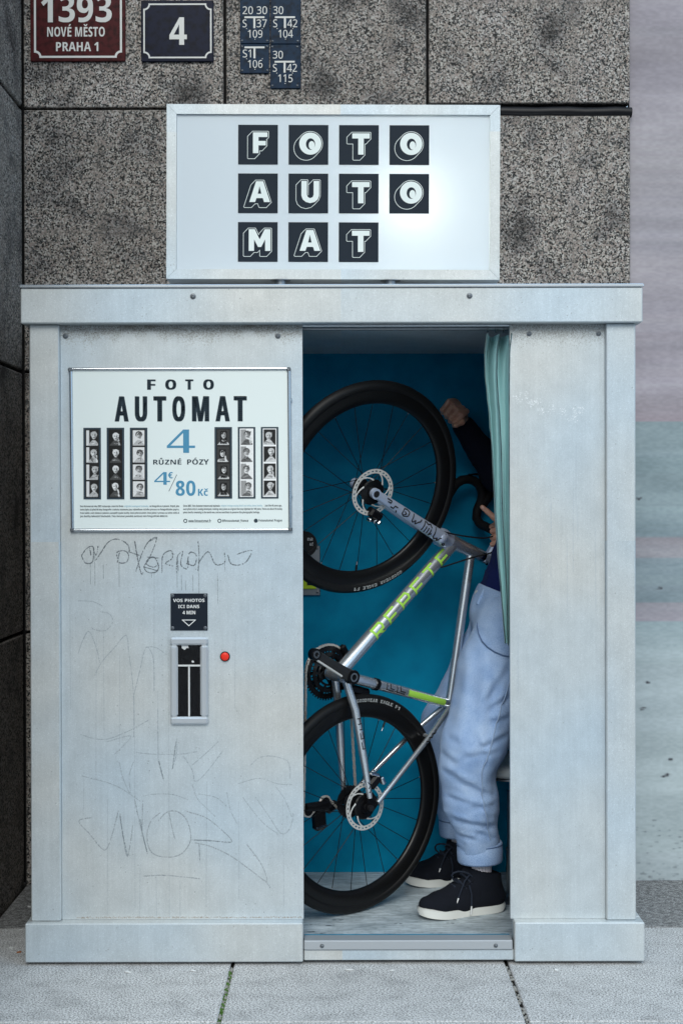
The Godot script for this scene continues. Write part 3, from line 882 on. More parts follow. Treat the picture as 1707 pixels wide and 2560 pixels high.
func poster(B: Node) -> void:
	var P := part("poster", B)
	var u := 0.000454
	var xf := Transform3D(Basis.from_scale(Vector3(u, u, 1)), Vector3(-0.8078, 1.7484, 0.0))   # poster layout units, y counted downwards
	var X := func(x: float) -> float: return -0.8078 + x * u
	var Y := func(y: float) -> float: return 1.7484 - y * u
	var bx := func(x0: float, x1: float, y0: float, y1: float, z0: float, z1: float) -> Geo:
		return Geo.new().span(X.call(x0), X.call(x1), Y.call(y1), Y.call(y0), z0, z1)
	put(bx.call(84, 1452, 112, 1122, 0.0008, 0.006), "sheet", M.paper, P)
	# snap frame of four chrome rails and corner pieces
	for r in [[72, 108, 1455, 108], [82, 1124, 1460, 1124], [77, 112, 84, 1120], [1450, 112, 1456, 1120]]:
		put(Geo.new().tube([Vector3(X.call(r[0]), Y.call(r[1]), 0.006), Vector3(X.call(r[2]), Y.call(r[3]), 0.006)], 0.0052, 12), "frame_rail", M.chrome, P)
	for r in [[74, 112], [1448, 112], [84, 1122], [1456, 1120]]:
		put(Geo.new().box(Vector3(X.call(r[0]), Y.call(r[1]), 0.0065), Vector3(0.013, 0.012, 0.0125), 0.003), "corner_piece", M.bolt, P)
	for y in [305, 915]:
		put(Geo.new().box(Vector3(X.call(1462), Y.call(y), 0.004), Vector3(0.007, 0.012, 0.007), 0.002), "hinge", M.chrome, P)
	var z := 0.0061
	var T := func(g: Geo, s: String, f: String, x0: float, x1: float, y0: float, y1: float) -> void:
		text(g, s, f, X.call(x0), X.call(x1), Y.call(y1), Y.call(y0), z, Transform3D(), 0.0004)
	var ti := Geo.new()
	var fx := [[560, 608], [674, 738], [800, 846], [913, 975]]
	for k in 4:
		for e in [0, 7]:
			T.call(ti, "FOTO"[k], "bold", fx[k][0] + e - 3, fx[k][1] + e - 4, 174 + e * 0.1, 239)
	var am := [[353, 441], [480, 558], [597, 678], [716, 797], [840, 948], [988, 1078], [1103, 1185]]
	for k in 7:
		for e in [0, 5, 10]:
			T.call(ti, "AUTOMAT"[k], "bold", am[k][0] + e - 1, am[k][1] + e - 10, 280 + e * 0.1, 439)
	T.call(ti, "RŮZNÉ", "bold", 594, 772, 668, 711)
	T.call(ti, "PÓZY", "bold", 808, 945, 668, 711)
	put(ti, "dark_lettering", M.ink, P)
	var tb := Geo.new()
	# the large figure 4: a heavy upright, a thin diagonal and a thin bar
	var four := func(x0: float, x1: float, y0: float, y1: float) -> void:
		var w := x1 - x0; var h := y1 - y0
		var pt := func(x: float, y: float) -> Vector2: return Vector2(X.call(x0 + x * w), Y.call(y0 + y * h))
		tb.prism(PackedVector2Array([pt.call(0.58, 0.0), pt.call(0.79, 0.0), pt.call(0.79, 1.0), pt.call(0.58, 1.0)]), z, z + 0.0004)
		tb.prism(PackedVector2Array([pt.call(0.0, 0.69), pt.call(1.0, 0.69), pt.call(1.0, 0.79), pt.call(0.0, 0.79)]), z, z + 0.00045)
		tb.prism(PackedVector2Array([pt.call(0.0, 0.70), pt.call(0.58, 0.0), pt.call(0.70, 0.0), pt.call(0.12, 0.70)]), z, z + 0.0005)
	four.call(680, 858, 490, 637)
	four.call(600, 700, 758, 838)
	T.call(tb, "€", "bold", 688, 718, 758, 798)
	T.call(tb, "80", "bold", 735, 860, 812, 908)
	T.call(tb, "Kč", "bold", 876, 940, 862, 908)
	put(tb, "blue_lettering", M.ink_blue, P)
	var sg := Geo.new()
	sg.line([Vector2(X.call(693), Y.call(878)), Vector2(X.call(742), Y.call(776))], 0.0014, z, z + 0.0004)
	put(sg, "slash", M.ink, P)
	# small print
	var sm := Geo.new()
	var pale := Geo.new()
	T.call(sm, "Foto Automat od roku 2007 restauruje a staví do života", "bold", 133, 405, 966, 982)
	T.call(pale, "originální analogové fotobudky", "bold", 411, 565, 966, 982)
	T.call(sm, "na fotografie se 4 pózami. Stejně, jako", "bold", 571, 758, 966, 982)
	T.call(sm, "tomu bylo už před 60 lety fotografie z tohoto automatu jsou výsledkem ručního procesu na fotografickém papíru.", "bold", 133, 758, 987, 1003)
	T.call(sm, "Proto každá z nich zůstává v jediném exempláři vysoké kvality, která přetrvá staletí. Dnes jediné v provozu na celém světě už", "bold", 133, 758, 1008, 1024)
	T.call(sm, "jen desítky takových fotobudek. Foto Automat pomáhá zachovat toto fotografické dědictví.", "bold", 133, 686, 1029, 1045)
	T.call(sm, "Since 2007, Foto Automat restore and maintain", "bold", 783, 1013, 964, 980)
	T.call(pale, "original vintage analog black and white photo booths.", "bold", 1020, 1283, 964, 980)
	T.call(sm, "Just like 60 years ago,", "bold", 1297, 1404, 964, 980)
	T.call(sm, "each photo strip is analog developed, making every piece an original that stay lightfast for 100 years. There are about 50 analog", "bold", 783, 1405, 985, 1001)
	T.call(sm, "photo booths remaining in the world now, and we contribute to preserve this photographic heritage.", "bold", 783, 1265, 1006, 1022)
	T.call(sm, "www.fotoautomat.fr", "bold", 815, 957, 1057, 1076)
	T.call(sm, "@fotoautomat_france", "bold", 1028, 1192, 1057, 1076)
	T.call(sm, "Fotoautomat Prague", "bold", 1258, 1405, 1057, 1076)
	for x in [796, 1011, 1240]:
		sm.lathe([Vector2(0.0058, 0), Vector2(0.0058, 0.0004), Vector2(0.0036 if x < 1200 else 0.00001, 0.0004)], Transform3D(Basis(), Vector3(X.call(x), Y.call(1066), z)), 20)
	put(sm, "small_print", M.ink, P)
	put(pale, "pale_print", M.ink_pale, P)
	# six strips of four portraits
	var sx := [155, 302, 448, 981, 1128, 1273]
	for k in 6:
		var o := part("photo_strip", P)
		var y0 := 478 if k < 3 else 475
		var y1 := 929 if k < 3 else 926
		put(bx.call(sx[k], sx[k] + 110, y0, y1, z, z + 0.0012), "border", M.ink, o)
		var g := Geo.new()
		g.sheet(Vector3(X.call(sx[k] + 12), Y.call(y1 - 10), z + 0.0016), Vector3(X.call(sx[k] + 98), Y.call(y1 - 10), z + 0.0016), Vector3(X.call(sx[k] + 98), Y.call(y0 + 10), z + 0.0016), Vector3(X.call(sx[k] + 12), Y.call(y0 + 10), z + 0.0016))
		var m := mat("portraits_%d" % k, Color(1, 1, 1), 0.45)
		m.albedo_texture = portraits(k)
		put(g, "prints", m, o)

func portraits(k: int) -> ImageTexture:   # four black and white portraits one above the other
	var w := 48; var h := 240
	var s := Sheet.new()
	s.w = w; s.h = h; s.d = PackedByteArray(); s.d.resize(w * h * 3)
	var dark := [true, true, false, true, false, true][k] as bool
	var bg := [grey(0.12), grey(0.1), grey(0.85), grey(0.22), grey(0.9), grey(0.12)][k] as Color
	var edge := [grey(0.12), grey(0.1), grey(0.12), grey(0.12), grey(0.92), grey(0.92)][k] as Color
	for i in w * h:
		s.d[i * 3] = edge.r8; s.d[i * 3 + 1] = edge.g8; s.d[i * 3 + 2] = edge.b8
	for f in 4:
		var y := 60 * f
		for j in range(y + 3, y + 57):
			for i in range(3, 45):
				var q := bg.r8 + rng.randi_range(-10, 10)
				if k == 0 and i < 14: q = 215
				if k == 4 and i < 22: q -= 80
				var at := (j * w + i) * 3
				for e in 3: s.d[at + e] = clampi(q, 0, 255)
		var cx: float = 24.0 + rng.randf_range(-5, 5) + (6 if k == 0 else 0)
		var cy: float = y + 24.0 + rng.randf_range(-3, 3)
		var skin := grey(rng.randf_range(0.78, 0.9))
		var hair := grey([0.7, 0.85, 0.25, 0.05, 0.3, 0.75][k])
		var cloth := grey([0.75, 0.3, 0.7, 0.8, 0.35, 0.85][k])
		for j in range(y + 38, y + 57):   # shoulders
			s.stroke([Vector2(maxf(4, cx - (j - y - 32) * 0.9), j), Vector2(minf(44, cx + (j - y - 32) * 0.9), j)], 1.0, cloth, 0.9, rng)
		if k == 3:
			for j in range(int(cy) - 12, y + 52):
				s.stroke([Vector2(cx - 11, j), Vector2(cx + 11, j)], 1.2, hair, 1.0, rng)
		else:
			s.dab(cx, cy - 4, 11.5, hair, 1.0)
		for j in range(-10, 13):
			var rr := 8.0 * sqrt(maxf(0.0, 1.0 - pow(j / 12.5, 2)))
			s.stroke([Vector2(cx - rr, cy + j), Vector2(cx + rr, cy + j)], 0.8, skin, 1.0, rng)
		for j in range(-9, 11):   # the far cheek lies in shadow in the print
			s.stroke([Vector2(cx + rng.randf_range(0.5, 2.5), cy + j), Vector2(cx + 7.0, cy + j)], 0.8, grey(0.42), 0.55, rng, 0.2)
		for e in 5:
			s.stroke([Vector2(cx + rng.randf_range(-12, 12), cy - 12 + rng.randf_range(-3, 4)), Vector2(cx + rng.randf_range(-12, 12), cy - 7 + rng.randf_range(-3, 6))], rng.randf_range(1.0, 2.4), hair, 0.8, rng, 0.2)
			s.stroke([Vector2(cx + rng.randf_range(-16, 14), y + 42 + rng.randf_range(-4, 10)), Vector2(cx + rng.randf_range(-14, 16), y + 46 + rng.randf_range(-6, 8))], rng.randf_range(1.0, 2.6), grey(rng.randf_range(0.15, 0.9)), 0.6, rng, 0.2)
		if (f + k) % 3 == 1:   # a raised hand
			s.stroke([Vector2(cx + 12, y + 54), Vector2(cx + 9, cy + 5)], 3.2, skin, 0.9, rng)
		s.stroke([Vector2(cx - 5.5, cy - 3), Vector2(cx - 2, cy - 3)], 1.1, grey(0.15), 0.85, rng); s.stroke([Vector2(cx + 2, cy - 3), Vector2(cx + 5.5, cy - 3)], 1.1, grey(0.15), 0.85, rng)
		s.stroke([Vector2(cx - 2.5, cy + 6), Vector2(cx + 2.5, cy + 6)], 0.9, grey(0.25), 0.9, rng)
		s.stroke([Vector2(cx + 5, cy - 6), Vector2(cx + 7, cy + 8)], 1.6, grey(0.45), 0.6, rng)
	var im := Image.create_from_data(w, h, false, Image.FORMAT_RGB8, s.d)
	im.resize(26, 130, Image.INTERPOLATE_BILINEAR)
	im.resize(104, 520, Image.INTERPOLATE_CUBIC)
	return ImageTexture.create_from_image(im)

# ------------------------------------------------------------------ the light box on the roof
func sign_box() -> void:
	var S := base("light_box_sign", Vector3(-0.0225, 2.2325, -0.12))
	S.rotation_degrees.z = -0.3
	tag(S, "white light box sign with black letter tiles on the booth roof", "sign")
	var W := 0.982; var H := 0.515
	# aluminium frame, mitred
	var fw := 0.029
	var o := [Vector2(-W / 2, -H / 2), Vector2(W / 2, -H / 2), Vector2(W / 2, H / 2), Vector2(-W / 2, H / 2)]
	var gap := 0.0004
	for k in 4:
		var a: Vector2 = o[k]; var b: Vector2 = o[(k + 1) % 4]
		var d := (b - a).normalized(); var i := Vector2(-d.y, d.x)
		var pg := Geo.new()
		pg.prism(PackedVector2Array([a + d * gap, b - d * gap, b - d * (fw + gap) + i * fw, a + d * (fw + gap) + i * fw]), -0.16, 0.0)
		put(pg, "frame_bar", M.alu, S)
	put(Geo.new().span(-W / 2 + 0.002, W / 2 - 0.002, -H / 2 + 0.002, H / 2 - 0.002, -0.170, -0.1605), "back_plate", M.alu, S)
	# milky acrylic face, lit from inside by one lamp
	var am := mat("acrylic", Color(0.83, 0.87, 0.90), 0.28)
	am.backlight_enabled = true
	am.backlight = Color(0.55, 0.55, 0.55)
	put(Geo.new().span(-W / 2 + fw + 0.0005, W / 2 - fw - 0.0005, -H / 2 + fw + 0.0005, H / 2 - fw - 0.0005, -0.010, -0.007), "acrylic_face", am, S)
	var bm := mat("lamp_tube", Color(1, 1, 1), 0.4)
	bm.emission_enabled = true
	bm.emission = Color(1.0, 0.97, 0.9)
	bm.emission_energy_multiplier = 0.6
	put(Geo.new().lathe([Vector2(0.00001, -0.03), Vector2(0.012, -0.025), Vector2(0.016, 0.0), Vector2(0.012, 0.025), Vector2(0.00001, 0.03)], Transform3D(Basis(Vector3(1, 0, 0), PI / 2), Vector3(0.23, -0.02, -0.11)), 16, true), "lamp_bulb", bm, S)
	var lamp := OmniLight3D.new()
	lamp.name = "sign_lamp"
	lamp.light_energy = 0.17
	lamp.light_color = Color(1.0, 0.98, 0.92)
	lamp.light_size = 0.015
	lamp.omni_range = 5.0
	lamp.omni_attenuation = 2.0
	lamp.shadow_enabled = true
	S.add_child(lamp)
	lamp.position = Vector3(0.23, -0.02, -0.11)
	# feet
	for x in [-0.155, 0.170]:
		var f := part("mounting_foot", S)
		put(Geo.new().lathe([Vector2(0.036, 0.0), Vector2(0.036, 0.006), Vector2(0.018, 0.008), Vector2(0.018, 0.0365), Vector2(0.030, 0.0368), Vector2(0.030, 0.0385)], Transform3D(Basis(Vector3(1, 0, 0), -PI / 2), Vector3(x, -0.2964, -0.02)), 20), "post", M.steel, f)
	# letter tiles
	var word := ["FOTO", "AUTO", "MAT"]
	var unit := 0.117 / 172.0
	for r in 3:
		for c in word[r].length():
			var tl := part("letter_tile", S)
			tl.position = Vector3(-0.2805 + c * 0.1487 + 0.0, 0.1985 - r * 0.1435, -0.007)
			put(Geo.new().span(0, 0.117, -0.117, 0.0, 0.0003, 0.0012), "tile", M.slate, tl)
			letter(tl, word[r][c], unit)

func letter(tl: Node, ch: String, u: float) -> void:
	var P := PackedVector2Array()
	var V := func(a: Array) -> PackedVector2Array:
		var q := PackedVector2Array()
		for i in range(0, a.size(), 2):
			q.append(Vector2(a[i], -a[i + 1]) * u)
		return q
	match ch:
		"F": P = V.call([64, 33, 127, 33, 127, 53, 88, 53, 88, 70, 120, 70, 120, 89, 88, 89, 88, 123, 64, 123])
		"T": P = V.call([57, 36, 133, 36, 133, 58, 107, 58, 107, 128, 83, 128, 83, 58, 57, 58])
		"A": P = V.call([49, 124, 78, 34, 109, 34, 139, 124, 113, 124, 107, 107, 80, 107, 74, 124])
		"M": P = V.call([47, 125, 47, 31, 73, 31, 94, 75, 116, 31, 141, 31, 141, 125, 118, 125, 118, 75, 101, 108, 87, 108, 70, 75, 70, 125])
		"U": P = V.call([56, 32, 80, 32, 80, 92, 84, 102, 94, 107, 105, 102, 109, 92, 109, 32, 133, 32, 133, 96, 127, 112, 114, 123, 94, 128, 75, 123, 62, 112, 56, 96])
		"O":
			for k in 40:
				P.append(Vector2(94 + 48 * cos(TAU * k / 40), -81 + 48 * sin(TAU * k / 40)) * u)
	var z := 0.0013
	var g := Geo.new()
	if ch == "O":
		for k in 40:
			var a := TAU * k / 40; var b := TAU * (k + 1) / 40
			var q := func(t: float, out: bool) -> Vector2:
				return (Vector2(94 + 48 * cos(t), -81 + 48 * sin(t)) if out else Vector2(95 + 20 * cos(t), -83 + 25 * sin(t))) * u
			g.prism(PackedVector2Array([q.call(a, true), q.call(b, true), q.call(b, false), q.call(a, false)]), z, z + 0.0005)
		var e := PackedVector2Array()
		for k in 20:
			e.append(Vector2(100 + 13 * cos(TAU * k / 20), -88 + 18 * sin(TAU * k / 20)) * u)
		g.prism(e, z, z + 0.0004)
	else:
		g.prism(P, z, z + 0.0005)
	put(g, "letter_face", M.paper, tl)
	if ch == "A":
		put(Geo.new().prism(V.call([93, 55, 101, 88, 86, 88]), z + 0.0003, z + 0.0008), "counter", M.slate, tl)
	# thin outline round the letter and its drop shade
	var sh := P.duplicate()
	for k in range(1, 9):
		var q := PackedVector2Array()
		for p in P:
			q.append(p + Vector2(-2.3 * k, -2.4 * k) * u)
		var best := sh
		var area := 0.0
		for m in Geometry2D.merge_polygons(sh, q):
			var ar := 0.0
			for i in m.size():
				ar += m[i].cross(m[(i + 1) % m.size()])
			if absf(ar) > area:
				area = absf(ar); best = m
		sh = best
	var off := Geometry2D.offset_polygon(sh, 5.0 * u)
	if off.size():
		var pts := []
		for p in off[0]:
			if pts.is_empty() or p.distance_to(pts[-1]) > u * 2.0:
				pts.append(p)
		put(Geo.new().line(pts, 2.1 * u, z, z + 0.0004, Transform3D(), true), "outline", M.paper, tl)

# ------------------------------------------------------------------ number plates on the granite
func plate_frame(g: Geo, x0: float, x1: float, y0: float, y1: float, w: float, r: float, z: float) -> void:   # a border line with concave corners
	var p := []
	for c in [[x0, y0, 1, 1], [x1, y0, -1, 1], [x1, y1, -1, -1], [x0, y1, 1, -1]]:
		var q := []
		for k in 6:
			var a := PI / 2 * k / 5.0
			q.append(Vector2(c[0] + c[2] * r * cos(a), c[1] + c[3] * r * sin(a)))
		# order the arc so that the outline runs anticlockwise
		if c[2] * c[3] > 0: q.reverse()
		p.append_array(q)
	g.line(p, w, z, z + 0.0005, Transform3D(), true)

func enamel(name: String, c: Color, sd: int) -> StandardMaterial3D:
	var t := seamless(256, 0.03, sd, FastNoiseLite.TYPE_SIMPLEX_SMOOTH, 4, ramp([[0.0, grey(0.55)], [0.35, grey(0.85)], [0.6, grey(1.0)], [1.0, Color(1, 1, 1)]]))
	var m := mat(name, c, 0.42, 0.0, t, 4.0)
	m.metallic_specular = 0.25
	return m

func wall_plates() -> void:
	# sizes in metres on the wall plane; the plates stand a few millimetres proud of it
	var z0 := -0.826
	var k := 1.0 / 667.0
	var X := func(p: float) -> float: return (p - 784.0) * k
	var Y := func(p: float) -> float: return 1.31 + (1159.0 - p) * k
	var white := mat("enamel_white", lin(0.62, 0.62, 0.6), 0.35)
	var red := base("house_number_plate", Vector3(X.call(182), Y.call(48), z0))
	tag(red, "dark red enamel plate numbered 1393 above the booth", "number plate")
	var sub := func(o: Node3D, fn: Callable) -> void: fn.call(o)
	var Lx := func(o: Node3D, p: float) -> float: return (p - 784.0) * k - o.position.x
	var Ly := func(o: Node3D, p: float) -> float: return 1.31 + (1159.0 - p) * k - o.position.y
	put(Geo.new().span(Lx.call(red, 73), Lx.call(red, 291), Ly.call(red, 140), Ly.call(red, -44), -0.005, 0.004, 0.002), "plate", enamel("enamel_red", lin(0.06, 0.007, 0.009), 21), red)
	var g := Geo.new()
	plate_frame(g, Lx.call(red, 84), Lx.call(red, 281), Ly.call(red, 130), Ly.call(red, -34), 0.007, 0.018, 0.0041)
	put(g, "border", white, red)
	g = Geo.new()
	text(g, "1393", "bold", Lx.call(red, 98), Lx.call(red, 260), Ly.call(red, 51), Ly.call(red, -12), 0.0041, Transform3D())
	text(g, "NOVÉ MĚSTO", "bold", Lx.call(red, 112), Lx.call(red, 244), Ly.call(red, 84), Ly.call(red, 55), 0.0041)
	text(g, "PRAHA 1", "bold", Lx.call(red, 132), Lx.call(red, 229), Ly.call(red, 117), Ly.call(red, 96), 0.0041)
	put(g, "lettering", white, red)
	var blue := base("house_number_plate", Vector3(X.call(410), Y.call(71), z0))
	tag(blue, "dark blue enamel plate with a white number 4", "number plate")
	var bm := enamel("enamel_blue", lin(0.005, 0.008, 0.024), 22)
	put(Geo.new().span(Lx.call(blue, 327), Lx.call(blue, 493), Ly.call(blue, 141), Ly.call(blue, 1), -0.005, 0.004, 0.002), "plate", bm, blue)
	g = Geo.new()
	plate_frame(g, Lx.call(blue, 334), Lx.call(blue, 487), Ly.call(blue, 132), Ly.call(blue, 10), 0.0052, 0.018, 0.0041)
	put(g, "border", white, blue)
	g = Geo.new()
	text(g, "4", "bold", Lx.call(blue, 392), Lx.call(blue, 432), Ly.call(blue, 103), Ly.call(blue, 40), 0.0041)
	put(g, "lettering", white, blue)
	# four small hydrant plates
	var hm := enamel("enamel_hydrant", lin(0.006, 0.023, 0.052), 23)
	var H := [
		[554, 622, -8, 100, "20 30", "S", "37", "109", 0, "small blue utility plate reading 20 30 and 109"],
		[624, 693, -8, 101, "30", "S", "42", "104", 0, "upper blue utility plate reading 104 at its foot"],
		[554, 620, 101, 168, "", "S1", "", "106", 69, "small blue utility plate reading S1 and 106, shortest one"],
		[623, 693, 102, 203, "30", "S", "42", "115", 102, "blue utility plate reading 30 and 115, the lowest hanging one"]]
	for q in H:
		var cx: float = (q[0] + q[1]) * 0.5
		var cy: float = (q[2] + q[3]) * 0.5
		var o := base("utility_plate", Vector3(X.call(cx), Y.call(cy), z0))
		tag(o, q[9], "utility plate", "blue utility plates on the granite wall")
		put(Geo.new().span(Lx.call(o, q[0]), Lx.call(o, q[1]), Ly.call(o, q[3]), Ly.call(o, q[2]), -0.005, 0.003, 0.0015), "plate", hm, o)
		g = Geo.new()
		var x0: float = q[0]
		var y0: float = q[8]
		var tx := func(s: String, a: float, b: float, c: float, d: float) -> void:
			text(g, s, "plain", Lx.call(o, x0 + a), Lx.call(o, x0 + b), Ly.call(o, y0 + d), Ly.call(o, y0 + c), 0.0031)
		if q[4] == "20 30": tx.call("20 30", 6, 62, 15, 33)
		elif q[4] != "": tx.call(q[4], 6, 29, 15, 33)
		g.span(Lx.call(o, x0 + 10), Lx.call(o, x0 + 56), Ly.call(o, y0 + 42), Ly.call(o, y0 + 38), 0.0031, 0.0036)
		g.span(Lx.call(o, x0 + 30.5), Lx.call(o, x0 + 35), Ly.call(o, y0 + 65), Ly.call(o, y0 + 42.2), 0.0031, 0.0036)
		if q[5] == "S1": tx.call("S1", 6, 25, 45, 63)
		else: tx.call("S", 6, 15, 45, 63)
		if q[6] != "": tx.call(q[6], 38, 61, 45, 63)
		tx.call(q[7], 18, 51, 69, 87)
		for d in [[15, 66], [51, 66], [34, 90]]:
			g.lathe([Vector2(0.0016, 0), Vector2(0.0016, 0.0005), Vector2(0.00001, 0.0005)], Transform3D(Basis(), Vector3(Lx.call(o, x0 + d[0]), Ly.call(o, y0 + d[1]), 0.0031)), 8)
		put(g, "lettering", white, o)
		for s in [[4.5, -6], [62, -6], [4.5, 6], [62, 6]]:
			var ny: float = q[2] + 6 if s[1] > 0 else q[3] - 6
			screw(o, Lx.call(o, q[0] + s[0]), Ly.call(o, ny), 0.003, 0.0022)

# ------------------------------------------------------------------ curtain
func curtain() -> void:
	var C := base("curtain", Vector3(0.46, 1.80, -0.055))
	tag(C, "pale turquoise cloth curtain gathered at the right of the doorway", "curtain")
	# height above the floor line against the free left edge
	var ys := [1.80, 1.745, 1.685, 1.62, 1.57, 1.45, 1.31, 1.18, 1.05, 0.98, 0.905]
	var lx := [0.415, 0.409, 0.411, 0.419, 0.426, 0.434, 0.440, 0.449, 0.459, 0.464, 0.470]
	var rx := [0.505, 0.50, 0.498, 0.497, 0.497, 0.497, 0.497, 0.497, 0.496, 0.495, 0.494]
	var at := func(arr: Array, y: float) -> float:
		for i in ys.size() - 1:
			if y <= ys[i] and y >= ys[i + 1]:
				var t: float = (ys[i] - y) / (ys[i] - ys[i + 1])
				return lerpf(arr[i], arr[i + 1], smoothstep(0, 1, t) * 0.5 + t * 0.5)
		return arr[-1]
	var NS := 96; var NY := 90
	var P := []
	for j in NY + 1:
		var y := lerpf(1.80, 0.905, float(j) / NY)
		var l: float = at.call(lx, y); var r: float = at.call(rx, y)
		var w := r - l
		var row := []
		var depth := clampf(w * 0.42, 0.008, 0.04)
		for i in NS + 1:
			var s := float(i) / NS
			var d := float(j) / NY
			# three main folds that drift sideways on their way down, with smaller ones between
			var ph := s * TAU * 2.6 + 0.9 * sin(d * 3.1 + 0.4) + 0.5
			var z := sin(ph) * depth + 0.35 * depth * sin(ph * 2.3 + d * 5.0) + 0.10 * depth * sin(s * 47.0 + d * 9.0)
			var x := l + w * (s + 0.055 * cos(ph) + 0.012 * sin(d * 14.0 + s * 6.0))
			if j < 8:
				z += 0.012 * sin(s * TAU * 6.0) * (1.0 - j / 8.0)
			row.append(Vector3(x, y + 0.004 * sin(s * 9.0) * d, -0.045 + z) - C.position)
		P.append(row)
	var g := Geo.new()
	var N := []
	for j in NY + 1:
		var row := []
		for i in NS + 1:
			var dx: Vector3 = P[j][mini(i + 1, NS)] - P[j][maxi(i - 1, 0)]
			var dy: Vector3 = P[maxi(j - 1, 0)][i] - P[mini(j + 1, NY)][i]
			row.append(dx.cross(dy).normalized())
		N.append(row)
	for sd in [0.0, -0.0016]:
		for j in NY:
			for i in NS:
				var q := []
				var m := []
				for e in [[j + 1, i], [j + 1, i + 1], [j, i + 1], [j, i]]:
					q.append(P[e[0]][e[1]] + N[e[0]][e[1]] * sd)
					m.append(N[e[0]][e[1]] * (1.0 if sd == 0.0 else -1.0))
				if sd == 0.0:
					g.tri(q[0], q[1], q[2], m[0], m[1], m[2]); g.tri(q[0], q[2], q[3], m[0], m[2], m[3])
				else:
					g.tri(q[0], q[2], q[1], m[0], m[2], m[1]); g.tri(q[0], q[3], q[2], m[0], m[3], m[2])
	var weave := seamless(512, 0.5, 91, FastNoiseLite.TYPE_SIMPLEX, 2, ramp([[0.0, grey(0.78)], [0.5, grey(0.92)], [1.0, grey(1.0)]]))
	var cm := mat("curtain_cloth", lin(0.46, 0.75, 0.77), 0.9, 0.0, weave, 3.0)
	cm.rim_enabled = true
	cm.rim = 0.3
	put(g, "cloth", cm, C)
	# rings
	for k in 4:
		var rp := []
		for a in 17:
			rp.append(Vector3(-0.035 + k * 0.023, 0.022 + 0.013 * sin(TAU * a / 16.0), 0.005 + 0.013 * cos(TAU * a / 16.0)))
		put(Geo.new().tube(rp, 0.0015, 6, false), "curtain_ring", M.steel, C)

func stool() -> void:
	var S := base("stool", Vector3(0.55, FLOOR, -0.455))
	tag(S, "white round stool on a steel screw post inside the booth", "stool")
	var up := Transform3D(Basis(Vector3(1, 0, 0), -PI / 2), Vector3.ZERO)
	put(Geo.new().lathe([Vector2(0.00001, 0.405), Vector2(0.12, 0.405), Vector2(0.142, 0.410), Vector2(0.150, 0.420), Vector2(0.150, 0.436), Vector2(0.142, 0.446), Vector2(0.08, 0.452), Vector2(0.00001, 0.454)], up, 40, true), "seat", mat("stool_white", lin(0.62, 0.66, 0.66), 0.3), S)
	put(Geo.new().lathe([Vector2(0.13, 0.398), Vector2(0.13, 0.4045), Vector2(0.1, 0.4048)], up, 32), "seat_pan", M.steel, S)
	var th := []
	for k in 40:
		th.append(Vector2(0.0105 if k % 2 else 0.0125, 0.22 + k * 0.0046))
	put(Geo.new().lathe(th, up, 16), "screw_spindle", M.steel, S)
	put(Geo.new().lathe([Vector2(0.00001, 0.0), Vector2(0.075, 0.0), Vector2(0.075, 0.006), Vector2(0.034, 0.012), Vector2(0.027, 0.02), Vector2(0.027, 0.155), Vector2(0.029, 0.157), Vector2(0.029, 0.163), Vector2(0.024, 0.166), Vector2(0.024, 0.345), Vector2(0.0126, 0.348)], up, 28), "post", mat("stool_post", Color(0.42, 0.44, 0.46), 0.35, 0.85), S)

# ------------------------------------------------------------------ bicycle, standing on its rear wheel
const BB := Vector3(-0.083, 0.407, 0)
const SEAT := Vector3(0.381, 0.275, 0)
const HEAD_LOW := Vector3(0.363, 0.805, 0)
const HEAD_UP := Vector3(0.500, 0.757, 0)
const FRONT := Vector3(0.013, 0.971, 0)

